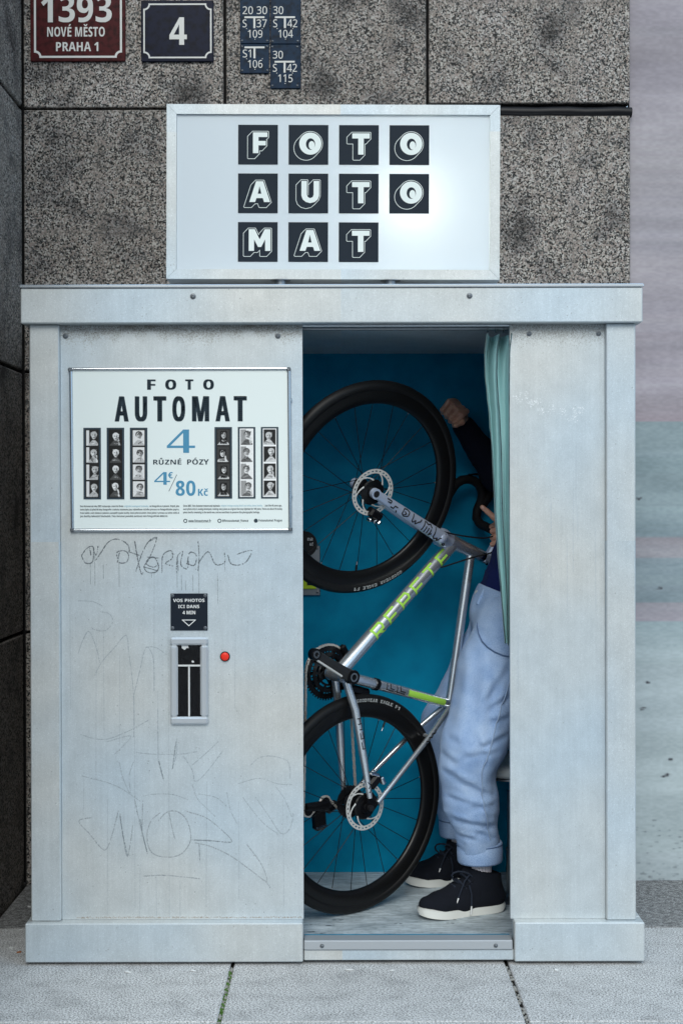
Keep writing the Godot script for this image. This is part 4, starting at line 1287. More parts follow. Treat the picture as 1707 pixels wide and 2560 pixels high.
func wheel(parent: Node, called: String, xf: Transform3D, front: bool) -> Node3D:
	var W := part(called, parent)
	W.transform = xf
	var R := 0.3215; var r := 0.0168
	var tp := []
	for k in 33:
		var a := TAU * k / 32 + PI
		var q := r
		if cos(a) > 0.93: q += 0.0006
		tp.append(Vector2(R + q * cos(a), q * 1.02 * sin(a)))
	put(Geo.new().lathe(tp, Transform3D(), 120, true), "tyre", M.rubber, W)
	# deep carbon rim
	put(Geo.new().lathe([Vector2(0.311, -0.0125), Vector2(0.300, -0.0138), Vector2(0.285, -0.0125), Vector2(0.272, -0.0088), Vector2(0.2675, -0.004), Vector2(0.2665, 0.0), Vector2(0.2675, 0.004), Vector2(0.272, 0.0088), Vector2(0.285, 0.0125), Vector2(0.300, 0.0138), Vector2(0.311, 0.0125)], Transform3D(), 120, true), "rim", M.carbon, W)
	# hub
	put(Geo.new().lathe([Vector2(0.00001, -0.049), Vector2(0.012, -0.049), Vector2(0.014, -0.034), Vector2(0.027, -0.031), Vector2(0.027, -0.027), Vector2(0.013, -0.020), Vector2(0.012, 0.016), Vector2(0.026, 0.024), Vector2(0.027, 0.029), Vector2(0.020, 0.034), Vector2(0.018, 0.048), Vector2(0.00001, 0.049)], Transform3D(), 32), "hub", M.gloss_black, W)
	# spokes
	for k in 24:
		var side := 1.0 if k % 2 else -1.0
		var a := TAU * (k + 0.35) / 24
		var lead := 0.95 if (k / 2) % 2 else -0.95
		var p0 := Vector3(0.0255 * cos(a + lead), 0.0255 * sin(a + lead), 0.0275 * side)
		var p1 := Vector3(0.272 * cos(a), 0.272 * sin(a), 0.003 * side)
		put(Geo.new().tube([p0, p1], 0.0012, 5, false), "spoke", M.gloss_black, W)
		if k % 4 == 0:
			put(Geo.new().tube([p1.lerp(p0, 0.035), p1.lerp(p0, -0.01)], 0.0021, 6), "nipple", M.steel, W)
	# disc rotor: two thin rings joined by rungs, and curved arms to the carrier
	var rg := Geo.new()
	var zr := 0.040
	var ring := func(r0: float, r1: float) -> void:
		rg.lathe([Vector2(r0, zr), Vector2(r1, zr), Vector2(r1, zr + 0.002), Vector2(r0, zr + 0.002), Vector2(r0, zr)], Transform3D(), 72)
	ring.call(0.0600, 0.0645)
	ring.call(0.0690, 0.0735)
	for k in 30:
		var a := TAU * k / 30
		rg.box(Vector3(0.0672 * cos(a), 0.0672 * sin(a), zr + 0.001), Vector3(0.0055, 0.0062 if k % 3 else 0.0085, 0.0021), 0.0, Basis(Vector3(0, 0, 1), a + 0.3))
	for k in 6:
		var a := TAU * k / 6 + 0.35
		var p := []
		for e in 6:
			var t := e / 5.0
			var aa := a - 0.75 * t
			p.append(Vector3(lerpf(0.0635, 0.038, t) * cos(aa), lerpf(0.0635, 0.038, t) * sin(aa), zr + 0.001))
		rg.tube(p, [0.0033, 0.0026, 0.0022, 0.0022, 0.0026, 0.0038], 6, true, 0.4, Vector3(0, 0, 1))
	put(rg, "disc_rotor", M.rotor, W)
	put(Geo.new().lathe([Vector2(0.039, zr - 0.004), Vector2(0.041, zr), Vector2(0.037, zr + 0.003), Vector2(0.022, zr + 0.005), Vector2(0.021, zr + 0.009), Vector2(0.00001, zr + 0.009)], Transform3D(), 28), "rotor_carrier", M.gloss_black, W)
	# valve
	var va := -1.50 if front else 1.05
	var d := Vector3(cos(va), sin(va), 0)
	put(Geo.new().tube([d * 0.270, d * 0.247], 0.0030, 8), "valve", M.gloss_black, W)
	put(Geo.new().tube([d * 0.2468, d * 0.236], 0.0022, 8), "valve_tip", M.chrome, W)
	# lettering on the side of the tyre
	var tg := Geo.new()
	var s := "GOODYEAR EAGLE F1"
	var sz := 0.0098
	var from := -0.98 if front else 1.52
	for k in s.length():
		if s[k] == " ": continue
		var a: float = from - k * 0.0335
		var rr := 0.3215
		var pos := Vector3(rr * cos(a), rr * sin(a), 0.0163)
		var bs := Basis(Vector3(sin(a), -cos(a), 0), Vector3(cos(a), sin(a), 0), Vector3(0, 0, 1))
		text(tg, s[k], "bold", -sz * 0.42, sz * 0.42, -sz * 0.5, sz * 0.5, 0.0002, Transform3D(bs, pos), 0.0006)
	put(tg, "tyre_lettering", M.tyre_print, W)
	return W

# paint on a round tube: strokes given as (share of the length, angle) pairs
func tube_strokes(g: Geo, A: Vector3, B: Vector3, ra: float, rb: float, front: Vector3, strokes: Array, w: float) -> void:
	var d := (B - A).normalized()
	var f := (front - d * front.dot(d)).normalized()
	var s := f.cross(d)
	var L := A.distance_to(B)
	for st in strokes:
		for i in range(0, st.size() - 2, 2):
			var p := Vector2(st[i] * L, st[i + 1]); var q := Vector2(st[i + 2] * L, st[i + 3])
			var rm := (ra + rb) * 0.5
			var m := int(maxf(absf(q.y - p.y) * rm, absf(q.x - p.x)) / 0.005) + 1
			var dir := Vector2(q.x - p.x, (q.y - p.y) * rm).normalized()
			var nrm := Vector2(-dir.y, dir.x) * w * 0.5
			var ext := dir * w * 0.45
			for k in m:
				var a := p.lerp(q, float(k) / m); var b := p.lerp(q, float(k + 1) / m)
				var quad := []
				var nn := []
				for e in [[a, -1.0, k == 0, -1.0], [b, -1.0, k == m - 1, 1.0], [b, 1.0, k == m - 1, 1.0], [a, 1.0, k == 0, -1.0]]:
					var c: Vector2 = e[0]
					var x: float = c.x + nrm.x * e[1] + (ext.x * e[3] if e[2] else 0.0)
					var rad := lerpf(ra, rb, clampf(x / L, 0, 1)) + 0.0009
					var an: float = c.y + (nrm.y * e[1] + (ext.y * e[3] if e[2] else 0.0)) / rad
					var o := f * cos(an) + s * sin(an)
					quad.append(A + d * x + o * rad); nn.append(o)
				var fn: Vector3 = (quad[1] - quad[0]).cross(quad[2] - quad[0])
				if fn.dot(nn[0]) > 0:
					g.tri(quad[0], quad[1], quad[2], nn[0], nn[1], nn[2]); g.tri(quad[0], quad[2], quad[3], nn[0], nn[2], nn[3])
				else:
					g.tri(quad[0], quad[2], quad[1], nn[0], nn[2], nn[1]); g.tri(quad[0], quad[3], quad[2], nn[0], nn[3], nn[2])

func bicycle() -> void:
	mat("rubber", lin(0.006, 0.006, 0.0065), 0.5)
	mat("tyre_print", lin(0.4, 0.42, 0.42), 0.7)
	mat("carbon", lin(0.006, 0.006, 0.0065), 0.3)
	mat("rotor", Color(0.86, 0.85, 0.83), 0.4, 0.45)
	mat("frame_silver", Color(0.86, 0.88, 0.90), 0.26, 0.85)
	mat("fork_silver", Color(0.76, 0.81, 0.90), 0.34, 0.5)
	mat("lime_paint", lin(0.36, 0.68, 0.09), 0.45)
	mat("bar_tape", lin(0.010, 0.010, 0.011), 0.7)
	var B := base("bicycle")
	tag(B, "silver road bicycle reared up on its back wheel in the doorway", "bicycle")
	var yaw := deg_to_rad(38.53); var pit := deg_to_rad(-1.81)
	var n := Vector3(sin(yaw) * cos(pit), sin(pit), cos(yaw) * cos(pit))
	var u := Vector3.UP.cross(n).normalized()
	var v := n.cross(u)
	B.transform = Transform3D(Basis(u, v, n), Vector3(0.044, FLOOR + 0.3385, -0.297))
	var Z := Vector3(0, 0, 1)
	# frame
	var F := part("frame", B)
	var mid := HEAD_LOW.lerp(HEAD_UP, 0.16)
	put(Geo.new().tube([BB, mid], [0.0215, 0.0215], 24, false), "down_tube", M.frame_silver, F)
	put(Geo.new().tube([BB, SEAT + (SEAT - BB).normalized() * 0.012], [0.0165, 0.0155], 20), "seat_tube", M.frame_silver, F)
	var tt := HEAD_LOW.lerp(HEAD_UP, 0.74)
	put(Geo.new().tube([SEAT, tt], [0.0135, 0.0155], 20, false), "top_tube", M.frame_silver, F)
	var hd := (HEAD_UP - HEAD_LOW).normalized()
	put(Geo.new().tube([HEAD_LOW, HEAD_LOW.lerp(HEAD_UP, 0.12), HEAD_LOW.lerp(HEAD_UP, 0.5), HEAD_LOW.lerp(HEAD_UP, 0.9), HEAD_UP], [0.0255, 0.0245, 0.0215, 0.0205, 0.021], 28), "head_tube", M.frame_silver, F)
	put(Geo.new().tube([BB - Z * 0.036, BB + Z * 0.036], 0.0225, 24), "bottom_bracket_shell", M.frame_silver, F)
	for s in [-1.0, 1.0]:
		put(Geo.new().tube([BB + Vector3(0.012, -0.02, 0.026 * s), Vector3(-0.045, 0.30, 0.042 * s), Vector3(-0.022, 0.16, 0.055 * s), Vector3(0.0, 0.03, 0.064 * s)], [0.0125, 0.0125, 0.0115, 0.008], 16), "chain_stay", M.frame_silver, F)
		put(Geo.new().tube([SEAT + Vector3(-0.004, -0.004, 0.013 * s), Vector3(0.255, 0.183, 0.042 * s), Vector3(0.03, 0.012, 0.066 * s)], [0.0085, 0.0085, 0.0075], 14), "seat_stay", M.frame_silver, F)
		put(Geo.new().prism(PackedVector2Array([Vector2(-0.014, -0.012), Vector2(0.016, -0.012), Vector2(0.036, 0.008), Vector2(0.034, 0.02), Vector2(0.012, 0.045), Vector2(-0.006, 0.045)]), 0.061 * s - 0.003, 0.061 * s + 0.003), "dropout", M.gloss_black, F)
	put(Geo.new().tube([Vector3(0.262, 0.188, -0.04), Vector3(0.262, 0.188, 0.04)], 0.007, 12), "stay_bridge", M.frame_silver, F)
	# green lettering on the down tube, band and name on the seat tube, small names on the stays
	var lg := Geo.new()
	var E := [[0.0, -0.8, 0.0, 0.8], [0.0, 0.8, 1.0, 0.8], [0.0, 0.0, 0.8, 0.0], [0.0, -0.8, 1.0, -0.8]]
	var glyph := {"E": E, "R": [[0.0, -0.8, 0.0, 0.8, 0.9, 0.8, 1.0, 0.4, 0.9, 0.0, 0.0, 0.0], [0.4, 0.0, 1.0, -0.8]], "P": [[0.0, -0.8, 0.0, 0.8, 0.9, 0.8, 1.0, 0.4, 0.9, 0.0, 0.0, 0.0]], "T": [[0.5, -0.8, 0.5, 0.8], [0.0, 0.8, 1.0, 0.8]]}
	var word := "REPETE"
	for k in 6:
		var st := []
		for q in glyph[word[k]]:
			var w := []
			for i in range(0, q.size(), 2):
				w.append(0.285 + k * 0.112 + q[i] * 0.066); w.append(q[i + 1] * 1.25 + 0.1)
			st.append(w)
		tube_strokes(lg, BB, mid, 0.0215, 0.0215, Z, st, 0.0078)
	put(lg, "green_lettering", M.lime_paint, F)
	var sg2 := Geo.new()
	tube_strokes(sg2, BB, SEAT, 0.0165, 0.0155, Z, [[0.60, -0.45, 0.93, -0.45], [0.60, -0.15, 0.93, -0.15], [0.60, 0.15, 0.93, 0.15], [0.60, 0.45, 0.93, 0.45]], 0.0056)
	put(sg2, "green_stripe", M.lime_paint, F)
	var bg := Geo.new()
	tube_strokes(bg, BB, SEAT, 0.0165, 0.0155, Z, [[0.40, 0.7, 0.40, -0.5, 0.46, -0.5], [0.43, 0.7, 0.43, -0.1, 0.46, -0.1], [0.49, 0.7, 0.49, -0.5, 0.56, -0.5], [0.52, 0.7, 0.52, -0.1, 0.56, -0.1], [0.475, -0.55, 0.478, -0.4]], 0.0032)
	put(bg, "black_lettering", M.black, F)
	bg = Geo.new()
	tube_strokes(bg, Vector3(-0.045, 0.30, 0.042), Vector3(-0.022, 0.16, 0.055), 0.0125, 0.0115, Z, [[0.18, -0.5, 0.18, 0.6], [0.18, 0.0, 0.3, 0.0], [0.3, -0.5, 0.3, 0.6, 0.42, 0.6, 0.42, -0.3], [0.5, -0.4, 0.62, -0.4, 0.62, 0.5, 0.5, 0.5], [0.7, 0.5, 0.84, 0.5, 0.84, -0.4, 0.7, -0.4]], 0.0028)
	put(bg, "black_lettering", M.black, F)
	bg = Geo.new()
	tube_strokes(bg, Vector3(0.255, 0.183, 0.042), Vector3(0.03, 0.012, 0.066), 0.0085, 0.0075, Z, [[-0.12, -0.5, -0.1, 0.5, -0.06, -0.5, -0.03, 0.5, 0.0, -0.5, 0.03, 0.5, 0.06, -0.4, 0.09, 0.4]], 0.0035)
	put(bg, "black_lettering", M.black, F)
	bg = Geo.new()
	tube_strokes(bg, Vector3(-0.022, 0.16, 0.055), Vector3(0.0, 0.03, 0.064), 0.0115, 0.008, Z, [[0.62, -0.4, 0.70, 0.5, 0.76, -0.4], [0.8, 0.5, 0.86, -0.4]], 0.0028)
	put(bg, "black_lettering", M.black, F)
	# seat post and saddle
	var sd := (SEAT - BB).normalized()
	put(Geo.new().tube([SEAT + sd * 0.012, SEAT + sd * 0.035], 0.0185, 20), "seat_clamp", M.gloss_black, F)
	put(Geo.new().tube([SEAT + sd * 0.035, SEAT + sd * 0.17], 0.0136, 18), "seat_post", M.carbon, B)
	var sp := part("saddle", B)
	var sc := SEAT + sd * 0.205
	var fwd := Vector3(-sd.y, sd.x, 0)     # the way the bicycle points
	put(body_mesh([[sc + fwd * 0.13, sc - fwd * 0.02, 0.018, 0.026], [sc - fwd * 0.02, sc - fwd * 0.10 + Z * 0.042, 0.024, 0.022], [sc - fwd * 0.02, sc - fwd * 0.10 - Z * 0.042, 0.024, 0.022], [sc - fwd * 0.10 + Z * 0.05, sc - fwd * 0.10 - Z * 0.05, 0.02, 0.02]], 0.008, 0.02), "shell", M.bar_tape, sp)
	for s in [-1.0, 1.0]:
		put(Geo.new().tube([sc + fwd * 0.10 - sd * 0.01, sc + fwd * 0.04 - sd * 0.036 + Z * 0.02 * s, sc - fwd * 0.05 - sd * 0.036 + Z * 0.022 * s, sc - fwd * 0.10 - sd * 0.012 + Z * 0.03 * s], 0.0035, 8), "saddle_rail", M.steel, sp)
	# wheels
	wheel(B, "rear_wheel", Transform3D(Basis(Z, 0.1), Vector3.ZERO), false)
	var st := hd
	var steer := Basis(st, deg_to_rad(15.6))
	wheel(B, "front_wheel", Transform3D(steer, FRONT), true)
	var zn := steer * Z
	# fork
	var K := part("fork", B)
	var crown := HEAD_LOW - hd * 0.012
	put(body_mesh([[crown + hd * 0.008, crown - hd * 0.03, 0.0265, 0.026], [crown - hd * 0.02, crown - hd * 0.052 + zn * 0.034, 0.025, 0.0205], [crown - hd * 0.02, crown - hd * 0.052 - zn * 0.034, 0.025, 0.0205]], 0.004, 0.014), "crown", M.fork_silver, K)
	var tips := []
	for s in [1.0, -1.0]:
		var top: Vector3 = crown - hd * 0.052 + zn * 0.034 * s
		var tip: Vector3 = FRONT + zn * 0.054 * s
		put(Geo.new().tube([top + hd * 0.012, top.lerp(tip, 0.3), top.lerp(tip, 0.7), tip], [0.0215, 0.0195, 0.0165, 0.0135], 20, true, 0.72, zn), "blade", M.fork_silver, K)
		put(Geo.new().tube([tip - zn * 0.009, tip + zn * 0.009], 0.0165, 20), "fork_end", M.fork_silver, K)
		put(Geo.new().tube([tip - zn * 0.0095, tip + zn * 0.0098], 0.0105, 16), "axle", M.black, K)
		tips.append([top, tip])
	var dg := Geo.new()
	var doodle := [[0.86, -0.6, 0.80, -0.6, 0.80, -0.1, 0.84, -0.1], [0.78, 0.5, 0.74, 0.5, 0.74, -0.1, 0.70, -0.1], [0.70, 0.5, 0.68, 0.9], [0.62, -0.7, 0.58, -0.9, 0.54, -0.6, 0.54, 0.2, 0.58, 0.6, 0.62, 0.3, 0.62, -0.7], [0.60, -0.3, 0.57, 0.0, 0.59, 0.3], [0.48, -0.9, 0.47, 0.3, 0.45, 0.6, 0.43, 0.0, 0.41, 0.6, 0.39, 0.0, 0.37, -0.2, 0.36, -0.7], [0.31, -0.9, 0.30, 0.9], [0.30, -0.9, 0.26, -0.6, 0.23, -0.9, 0.20, -0.4], [0.27, -0.2, 0.26, 0.9], [0.235, -0.2, 0.225, 0.8], [0.20, -0.2, 0.19, 0.9, 0.17, 0.3], [0.15, -1.0, 0.13, 0.6, 0.10, 0.9, 0.08, 0.4, 0.06, 0.9, 0.045, 0.2, 0.02, 0.0, -0.01, -0.4, 0.0, -0.9], [-0.02, 0.8, -0.04, 1.0, -0.06, 0.8, -0.04, 0.55, -0.02, 0.8]]
	var fat := []
	var T: Vector3 = tips[0][0]; var E2: Vector3 = tips[0][1]
	# the blades are oval: lay the doodles on a tube of their narrow radius set forward
	var df := (E2 - T).normalized()
	var fz := (zn - df * zn.dot(df)).normalized()
	var fs := fz.cross(df)
	for q in doodle:
		var p := []
		for i in range(0, q.size(), 2):
			p.append(Vector2(q[i], q[i + 1]))
		for i in p.size() - 1:
			var m := 4
			for k in m:
				var a: Vector2 = p[i].lerp(p[i + 1], float(k) / m); var b: Vector2 = p[i].lerp(p[i + 1], float(k + 1) / m)
				var pos := []
				for e in [a, b]:
					var t := clampf(e.x, 0, 1)
					var rr := lerpf(0.0215, 0.0135, t) + 0.0002
					pos.append(T.lerp(E2, e.x) + (fz * cos(e.y) * 0.72 + fs * sin(e.y)) * rr)
				if (pos[0] as Vector3).distance_to(pos[1]) > 1e-4:
					dg.tube(pos, 0.0023, 5, true)
	put(dg, "black_doodles", M.black, K)
	# headset and stem
	put(Geo.new().tube([HEAD_UP + hd * 0.0005, HEAD_UP + hd * 0.012], 0.0205, 24), "headset_cup", M.chrome, B)
	put(Geo.new().tube([HEAD_UP + hd * 0.013, HEAD_UP + hd * 0.02], 0.0185, 24), "headset_spacer", M.gloss_black, B)
	var S := part("stem", B)
	var fw := (steer * Vector3(-hd.y, hd.x, 0)).normalized()
	var s0 := HEAD_UP + hd * 0.042
	var s1 := s0 + fw * 0.092 + hd * 0.006
	put(Geo.new().tube([s0 - hd * 0.0215, s0 + hd * 0.0215], 0.0185, 24), "steerer_clamp", M.fork_silver, S)
	put(Geo.new().tube([s0, s1], [0.0155, 0.0145], 20), "extension", M.fork_silver, S)
	put(Geo.new().tube([s1 - zn * 0.02, s1 + zn * 0.02], 0.0205, 24), "bar_clamp", M.gloss_black, S)
	put(Geo.new().tube([s0 + hd * 0.0216, s0 + hd * 0.026], 0.0165, 24), "top_cap", M.chrome, S)
	for e in [-0.012, 0.012]:
		put(Geo.new().tube([s0 - fw * 0.017 + hd * e - zn * 0.012, s0 - fw * 0.017 + hd * e + zn * 0.022], 0.0045, 10), "pinch_bolt", M.chrome, S)
	# drop bar with hoods and levers
	var H := part("handlebar", B)
	var hwid := 0.158
	for s in [1.0, -1.0]:
		var z: Vector3 = zn * s
		var c := s1
		var a := c + z * (hwid - 0.045)
		var pts := [c, c + z * 0.06, a, a + z * 0.030 + fw * 0.012, a + z * 0.043 + fw * 0.035, a + z * 0.046 + fw * 0.07]
		var bend := a + z * 0.046 + fw * 0.07
		for k in range(1, 9):
			var t := PI * k / 8.0
			pts.append(bend + fw * (0.052 * sin(t)) - hd * (0.062 * (1.0 - cos(t))) + z * 0.002 * k)
		pts.append(pts[-1] - fw * 0.07 + z * 0.008)
		put(Geo.new().tube(pts, 0.0155, 14), "drop", M.bar_tape, H)
		put(Geo.new().tube([pts[-1], pts[-1] - fw * 0.006], 0.0162, 14), "bar_plug", M.gloss_black, H)
		put(body_mesh([[bend - fw * 0.005 + hd * 0.008, bend + fw * 0.055 + hd * 0.022, 0.020, 0.018], [bend + fw * 0.055 + hd * 0.022, bend + fw * 0.078 + hd * 0.040, 0.017, 0.013]], 0.005, 0.015), "hood", M.bar_tape, H)
		put(Geo.new().tube([bend + fw * 0.062 + hd * 0.02, bend + fw * 0.082 - hd * 0.01, bend + fw * 0.08 - hd * 0.06, bend + fw * 0.062 - hd * 0.10], [0.008, 0.0075, 0.006, 0.005], 10, true, 0.6, fw), "brake_lever", M.gloss_black if s < 0 else M.steel, H)
	# cables
	var cb := part("cable", B)
	var curve := func(p: Array) -> Array:
		var q := []
		for i in p.size() - 1:
			for k in 8:
				q.append((p[i] as Vector3).cubic_interpolate(p[i + 1], p[maxi(i - 1, 0)], p[mini(i + 2, p.size() - 1)], k / 8.0))
		q.append(p[-1])
		return q
	put(Geo.new().tube(curve.call([s1 + zn * 0.05, s1 + zn * 0.055 - hd * 0.05, s1 - fw * 0.035 - hd * 0.10 + zn * 0.045, HEAD_LOW + fw * 0.03 + zn * 0.03, tips[0][0] + fw * 0.018 - hd * 0.02]), 0.0026, 8), "front_hose", M.black, cb)
	put(Geo.new().tube(curve.call([s1 + zn * 0.04, s1 + zn * 0.06 - hd * 0.03 - fw * 0.02, s0 + zn * 0.055 - hd * 0.04 + fw * 0.03, HEAD_LOW.lerp(HEAD_UP, 0.55) + zn * 0.035 - Vector3(0, 0.02, 0), BB.lerp(mid, 0.83) + Vector3(0.010, -0.010, 0.020)]), 0.0026, 8), "rear_hose", M.black, cb)
	# brakes
	var fb := part("front_brake", B)
	var bt: Vector3 = tips[0][0].lerp(tips[0][1], 0.86) - zn * 0.012 - (steer * Vector3(0.02, 0.05, 0))
	put(Geo.new().box(bt, Vector3(0.05, 0.03, 0.034), 0.006, Basis(zn, -0.5) * steer), "caliper", M.gloss_black, fb)
	for k in 3:
		put(Geo.new().box(bt + steer * Vector3(-0.02 + 0.016 * k, -0.014 - 0.004 * k, 0.010), Vector3(0.012, 0.010, 0.022), 0.002, steer * Basis(Z, 0.4 * k)), "fitting", M.chrome, fb)
	var rb := part("rear_brake", B)
	put(Geo.new().box(Vector3(0.028, 0.075, 0.045), Vector3(0.05, 0.032, 0.034), 0.007, Basis(Z, 0.7)), "caliper", M.gloss_black, rb)
	put(Geo.new().box(Vector3(0.022, 0.098, 0.052), Vector3(0.04, 0.012, 0.022), 0.004, Basis(Z, -0.3)), "fitting", M.chrome, rb)
	put(Geo.new().box(Vector3(0.056, 0.075, 0.054), Vector3(0.012, 0.026, 0.020), 0.003, Basis(Z, 0.5)), "fitting", M.chrome, rb)
	put(Geo.new().tube([Vector3(0, 0, -0.072), Vector3(0, 0, 0.074)], 0.0095, 16), "rear_axle", M.black, B)
	# cranks and chainrings
	var C := part("crankset", B)
	var pd := Vector3(-0.250 + 0.083, 0.495 - 0.407, 0).normalized()
	var pn := Vector3(-pd.y, pd.x, 0)
	for s in [1.0, -1.0]:
		var q: Vector3 = BB + Z * 0.068 * s
		var e: Vector3 = q + pd * 0.1725 * s + Z * 0.014 * s
		put(Geo.new().tube([q - pd * 0.002 * s, q + pd * 0.03 * s, q.lerp(e, 0.6), e], [0.021, 0.0185, 0.0155, 0.0160], 16, true, 0.5, Z), "crank_arm", mat("crank_black", lin(0.02, 0.02, 0.021), 0.35), C)
		put(Geo.new().tube([q - Z * 0.011 * s, q + Z * 0.012 * s], 0.0215, 24), "crank_boss", M.gloss_black, C)
		put(Geo.new().tube([e - Z * 0.009 * s, e + Z * 0.0095 * s], 0.0175, 24), "crank_end", M.gloss_black, C)
		put(Geo.new().lathe([Vector2(0.0115, 0.0098 * s), Vector2(0.0115, 0.0112 * s), Vector2(0.0065, 0.0112 * s), Vector2(0.006, 0.004 * s), Vector2(0.00001, 0.004 * s)], Transform3D(Basis(), e), 20), "pedal_thread", M.chrome, C)
		put(Geo.new().lathe([Vector2(0.0135, 0.0121 * s), Vector2(0.0135, 0.0128 * s), Vector2(0.009, 0.0128 * s), Vector2(0.0085, 0.006 * s), Vector2(0.00001, 0.006 * s)], Transform3D(Basis(), q), 20), "crank_bolt", M.steel, C)
		if s > 0:
			var stripe: Vector3 = -pn if pn.y > 0 else pn
			put(Geo.new().tube([q.lerp(e, 0.25) + stripe * 0.0150 + Z * 0.005, q.lerp(e, 0.92) + stripe * 0.0128 + Z * 0.005], 0.0036, 8), "crank_stripe", M.rotor, C)
	for k in 2:
		var zz := -0.043 - 0.006 * k
		var R: float = [0.062, 0.082][k]
		var teeth: int = [36, 50][k]
		var cg := Geo.new()
		var xf := Transform3D(Basis(), BB)
		cg.lathe([Vector2(R * 0.80, zz - 0.0015), Vector2(R, zz - 0.0012), Vector2(R, zz + 0.0012), Vector2(R * 0.80, zz + 0.0015), Vector2(R * 0.80, zz - 0.0015)], xf, 60)
		for q in teeth:
			var a := TAU * q / teeth
			cg.box(BB + Vector3((R + 0.002) * cos(a), (R + 0.002) * sin(a), zz), Vector3(0.006, 0.0042, 0.002), 0.0, Basis(Z, a))
		for q in 10:   # pierced web
			var a := TAU * q / 10
			cg.box(BB + Vector3(R * 0.73 * cos(a), R * 0.73 * sin(a), zz), Vector3(R * 0.16, R * 0.13, 0.0022), 0.0, Basis(Z, a))
		cg.lathe([Vector2(R * 0.56, zz - 0.0012), Vector2(R * 0.67, zz - 0.0012), Vector2(R * 0.67, zz + 0.0012), Vector2(R * 0.56, zz + 0.0012), Vector2(R * 0.56, zz - 0.0012)], xf, 48)
		put(cg, "chainring", M.gloss_black, C)
	var sg := Geo.new()
	for q in 4:
		var a := TAU * q / 4 + 0.5
		sg.tube([BB + Vector3(0, 0, -0.05), BB + Vector3(0.062 * cos(a), 0.062 * sin(a), -0.052)], [0.016, 0.009], 8, true, 0.4, Z)
	put(sg, "spider", M.gloss_black, C)
	# front mech on its clamp
	var fd := part("front_derailleur", B)
	var fc := BB.lerp(SEAT, 0.325)
	put(Geo.new().tube([fc - sd * 0.007, fc + sd * 0.007], 0.0195, 24), "clamp_band", M.gloss_black, fd)
	put(Geo.new().box(fc + Vector3(-0.055, -0.018, -0.02), Vector3(0.09, 0.03, 0.03), 0.008, Basis(Z, -0.3)), "body", M.gloss_black, fd)
	put(Geo.new().box(BB + Vector3(0.07, 0.05, -0.046), Vector3(0.02, 0.07, 0.02), 0.004, Basis(Z, 0.6)), "cage", M.gloss_black, fd)
	# cassette, derailleur, chain
	var cs := Geo.new()
	for k in 8:
		var R := 0.050 - k * 0.0035
		var zz := -0.030 - k * 0.0038
		cs.lathe([Vector2(R * 0.6, zz), Vector2(R, zz), Vector2(R, zz - 0.0018), Vector2(R * 0.6, zz - 0.0018)], Transform3D(), 36)
		for q in 24 - k:
			var a := TAU * q / (24 - k)
			cs.box(Vector3(R * cos(a), R * sin(a), zz - 0.0009), Vector3(0.006, 0.0035, 0.0017), 0.0, Basis(Z, a))
	put(cs, "cassette", mat("cassette_steel", Color(0.2, 0.2, 0.21), 0.35, 0.8), B)
	var RD := part("rear_derailleur", B)
	var zc := -0.048
	put(Geo.new().box(Vector3(-0.042, -0.018, zc - 0.022), Vector3(0.052, 0.030, 0.026), 0.009, Basis(Z, 0.35)), "linkage", M.gloss_black, RD)
	put(Geo.new().box(Vector3(-0.098, -0.045, zc - 0.012), Vector3(0.045, 0.070, 0.032), 0.009, Basis(Z, 0.12)), "battery_body", M.gloss_black, RD)
	put(Geo.new().box(Vector3(-0.100, -0.066, zc + 0.0055), Vector3(0.040, 0.006, 0.002), 0.0005, Basis(Z, 0.12)), "silver_strip", M.chrome, RD)
	put(Geo.new().tube([Vector3(-0.075, -0.004, zc), Vector3(-0.160, 0.0, zc + 0.002)], [0.017, 0.014], 12, true, 0.6, Z), "cage_plate", M.gloss_black, RD)
	for p in [Vector3(-0.085, 0.006, zc), Vector3(-0.150, -0.010, zc)]:
		put(Geo.new().tube([p - Z * 0.004, p + Z * 0.004], 0.0165, 16), "pulley", M.gloss_black, RD)
	var path := []
	for k in 19:   # over the big ring
		var a := deg_to_rad(lerpf(-8.0, 186.0, k / 18.0))
		path.append(BB + Vector3(0.0845 * cos(a), 0.0845 * sin(a), -0.049))
	path.append(Vector3(-0.166, 0.20, zc))
	for k in 6:
		var a := deg_to_rad(lerpf(185.0, 300.0, k / 5.0))
		path.append(Vector3(-0.150 + 0.0185 * cos(a), -0.010 + 0.0185 * sin(a), zc))
	path.append(Vector3(-0.118, -0.006, zc))
	for k in 5:
		var a := deg_to_rad(lerpf(120.0, 20.0, k / 4.0))
		path.append(Vector3(-0.085 + 0.0185 * cos(a), 0.006 + 0.0185 * sin(a), zc))
	for k in 9:
		var a := deg_to_rad(lerpf(225.0, 360.0, k / 8.0))
		path.append(Vector3(0.038 * cos(a), 0.038 * sin(a), zc))
	path.append(path[0])
	var ch := Geo.new()
	var left := 0.0
	var idx := 0
	for i in path.size() - 1:
		var a: Vector3 = path[i]; var b: Vector3 = path[i + 1]
		var L := a.distance_to(b)
		var d := (b - a) / maxf(L, 1e-6)
		var bs := Basis(d, Z.cross(d), Z)
		while left < L:
			var p := a + d * left
			var w := 0.0062 if idx % 2 else 0.0042
			for s in [-1.0, 1.0]:
				ch.box(p + Z * w * 0.5 * s, Vector3(0.0118, 0.0066, 0.0011), 0.0008, bs)
			ch.tube([p + d * 0.0063 - Z * 0.0036, p + d * 0.0063 + Z * 0.0036], 0.0024, 6)
			idx += 1
			left += 0.0127
		left -= L
	put(ch, "chain", mat("chain_steel", Color(0.74, 0.72, 0.69), 0.4, 0.6), B)

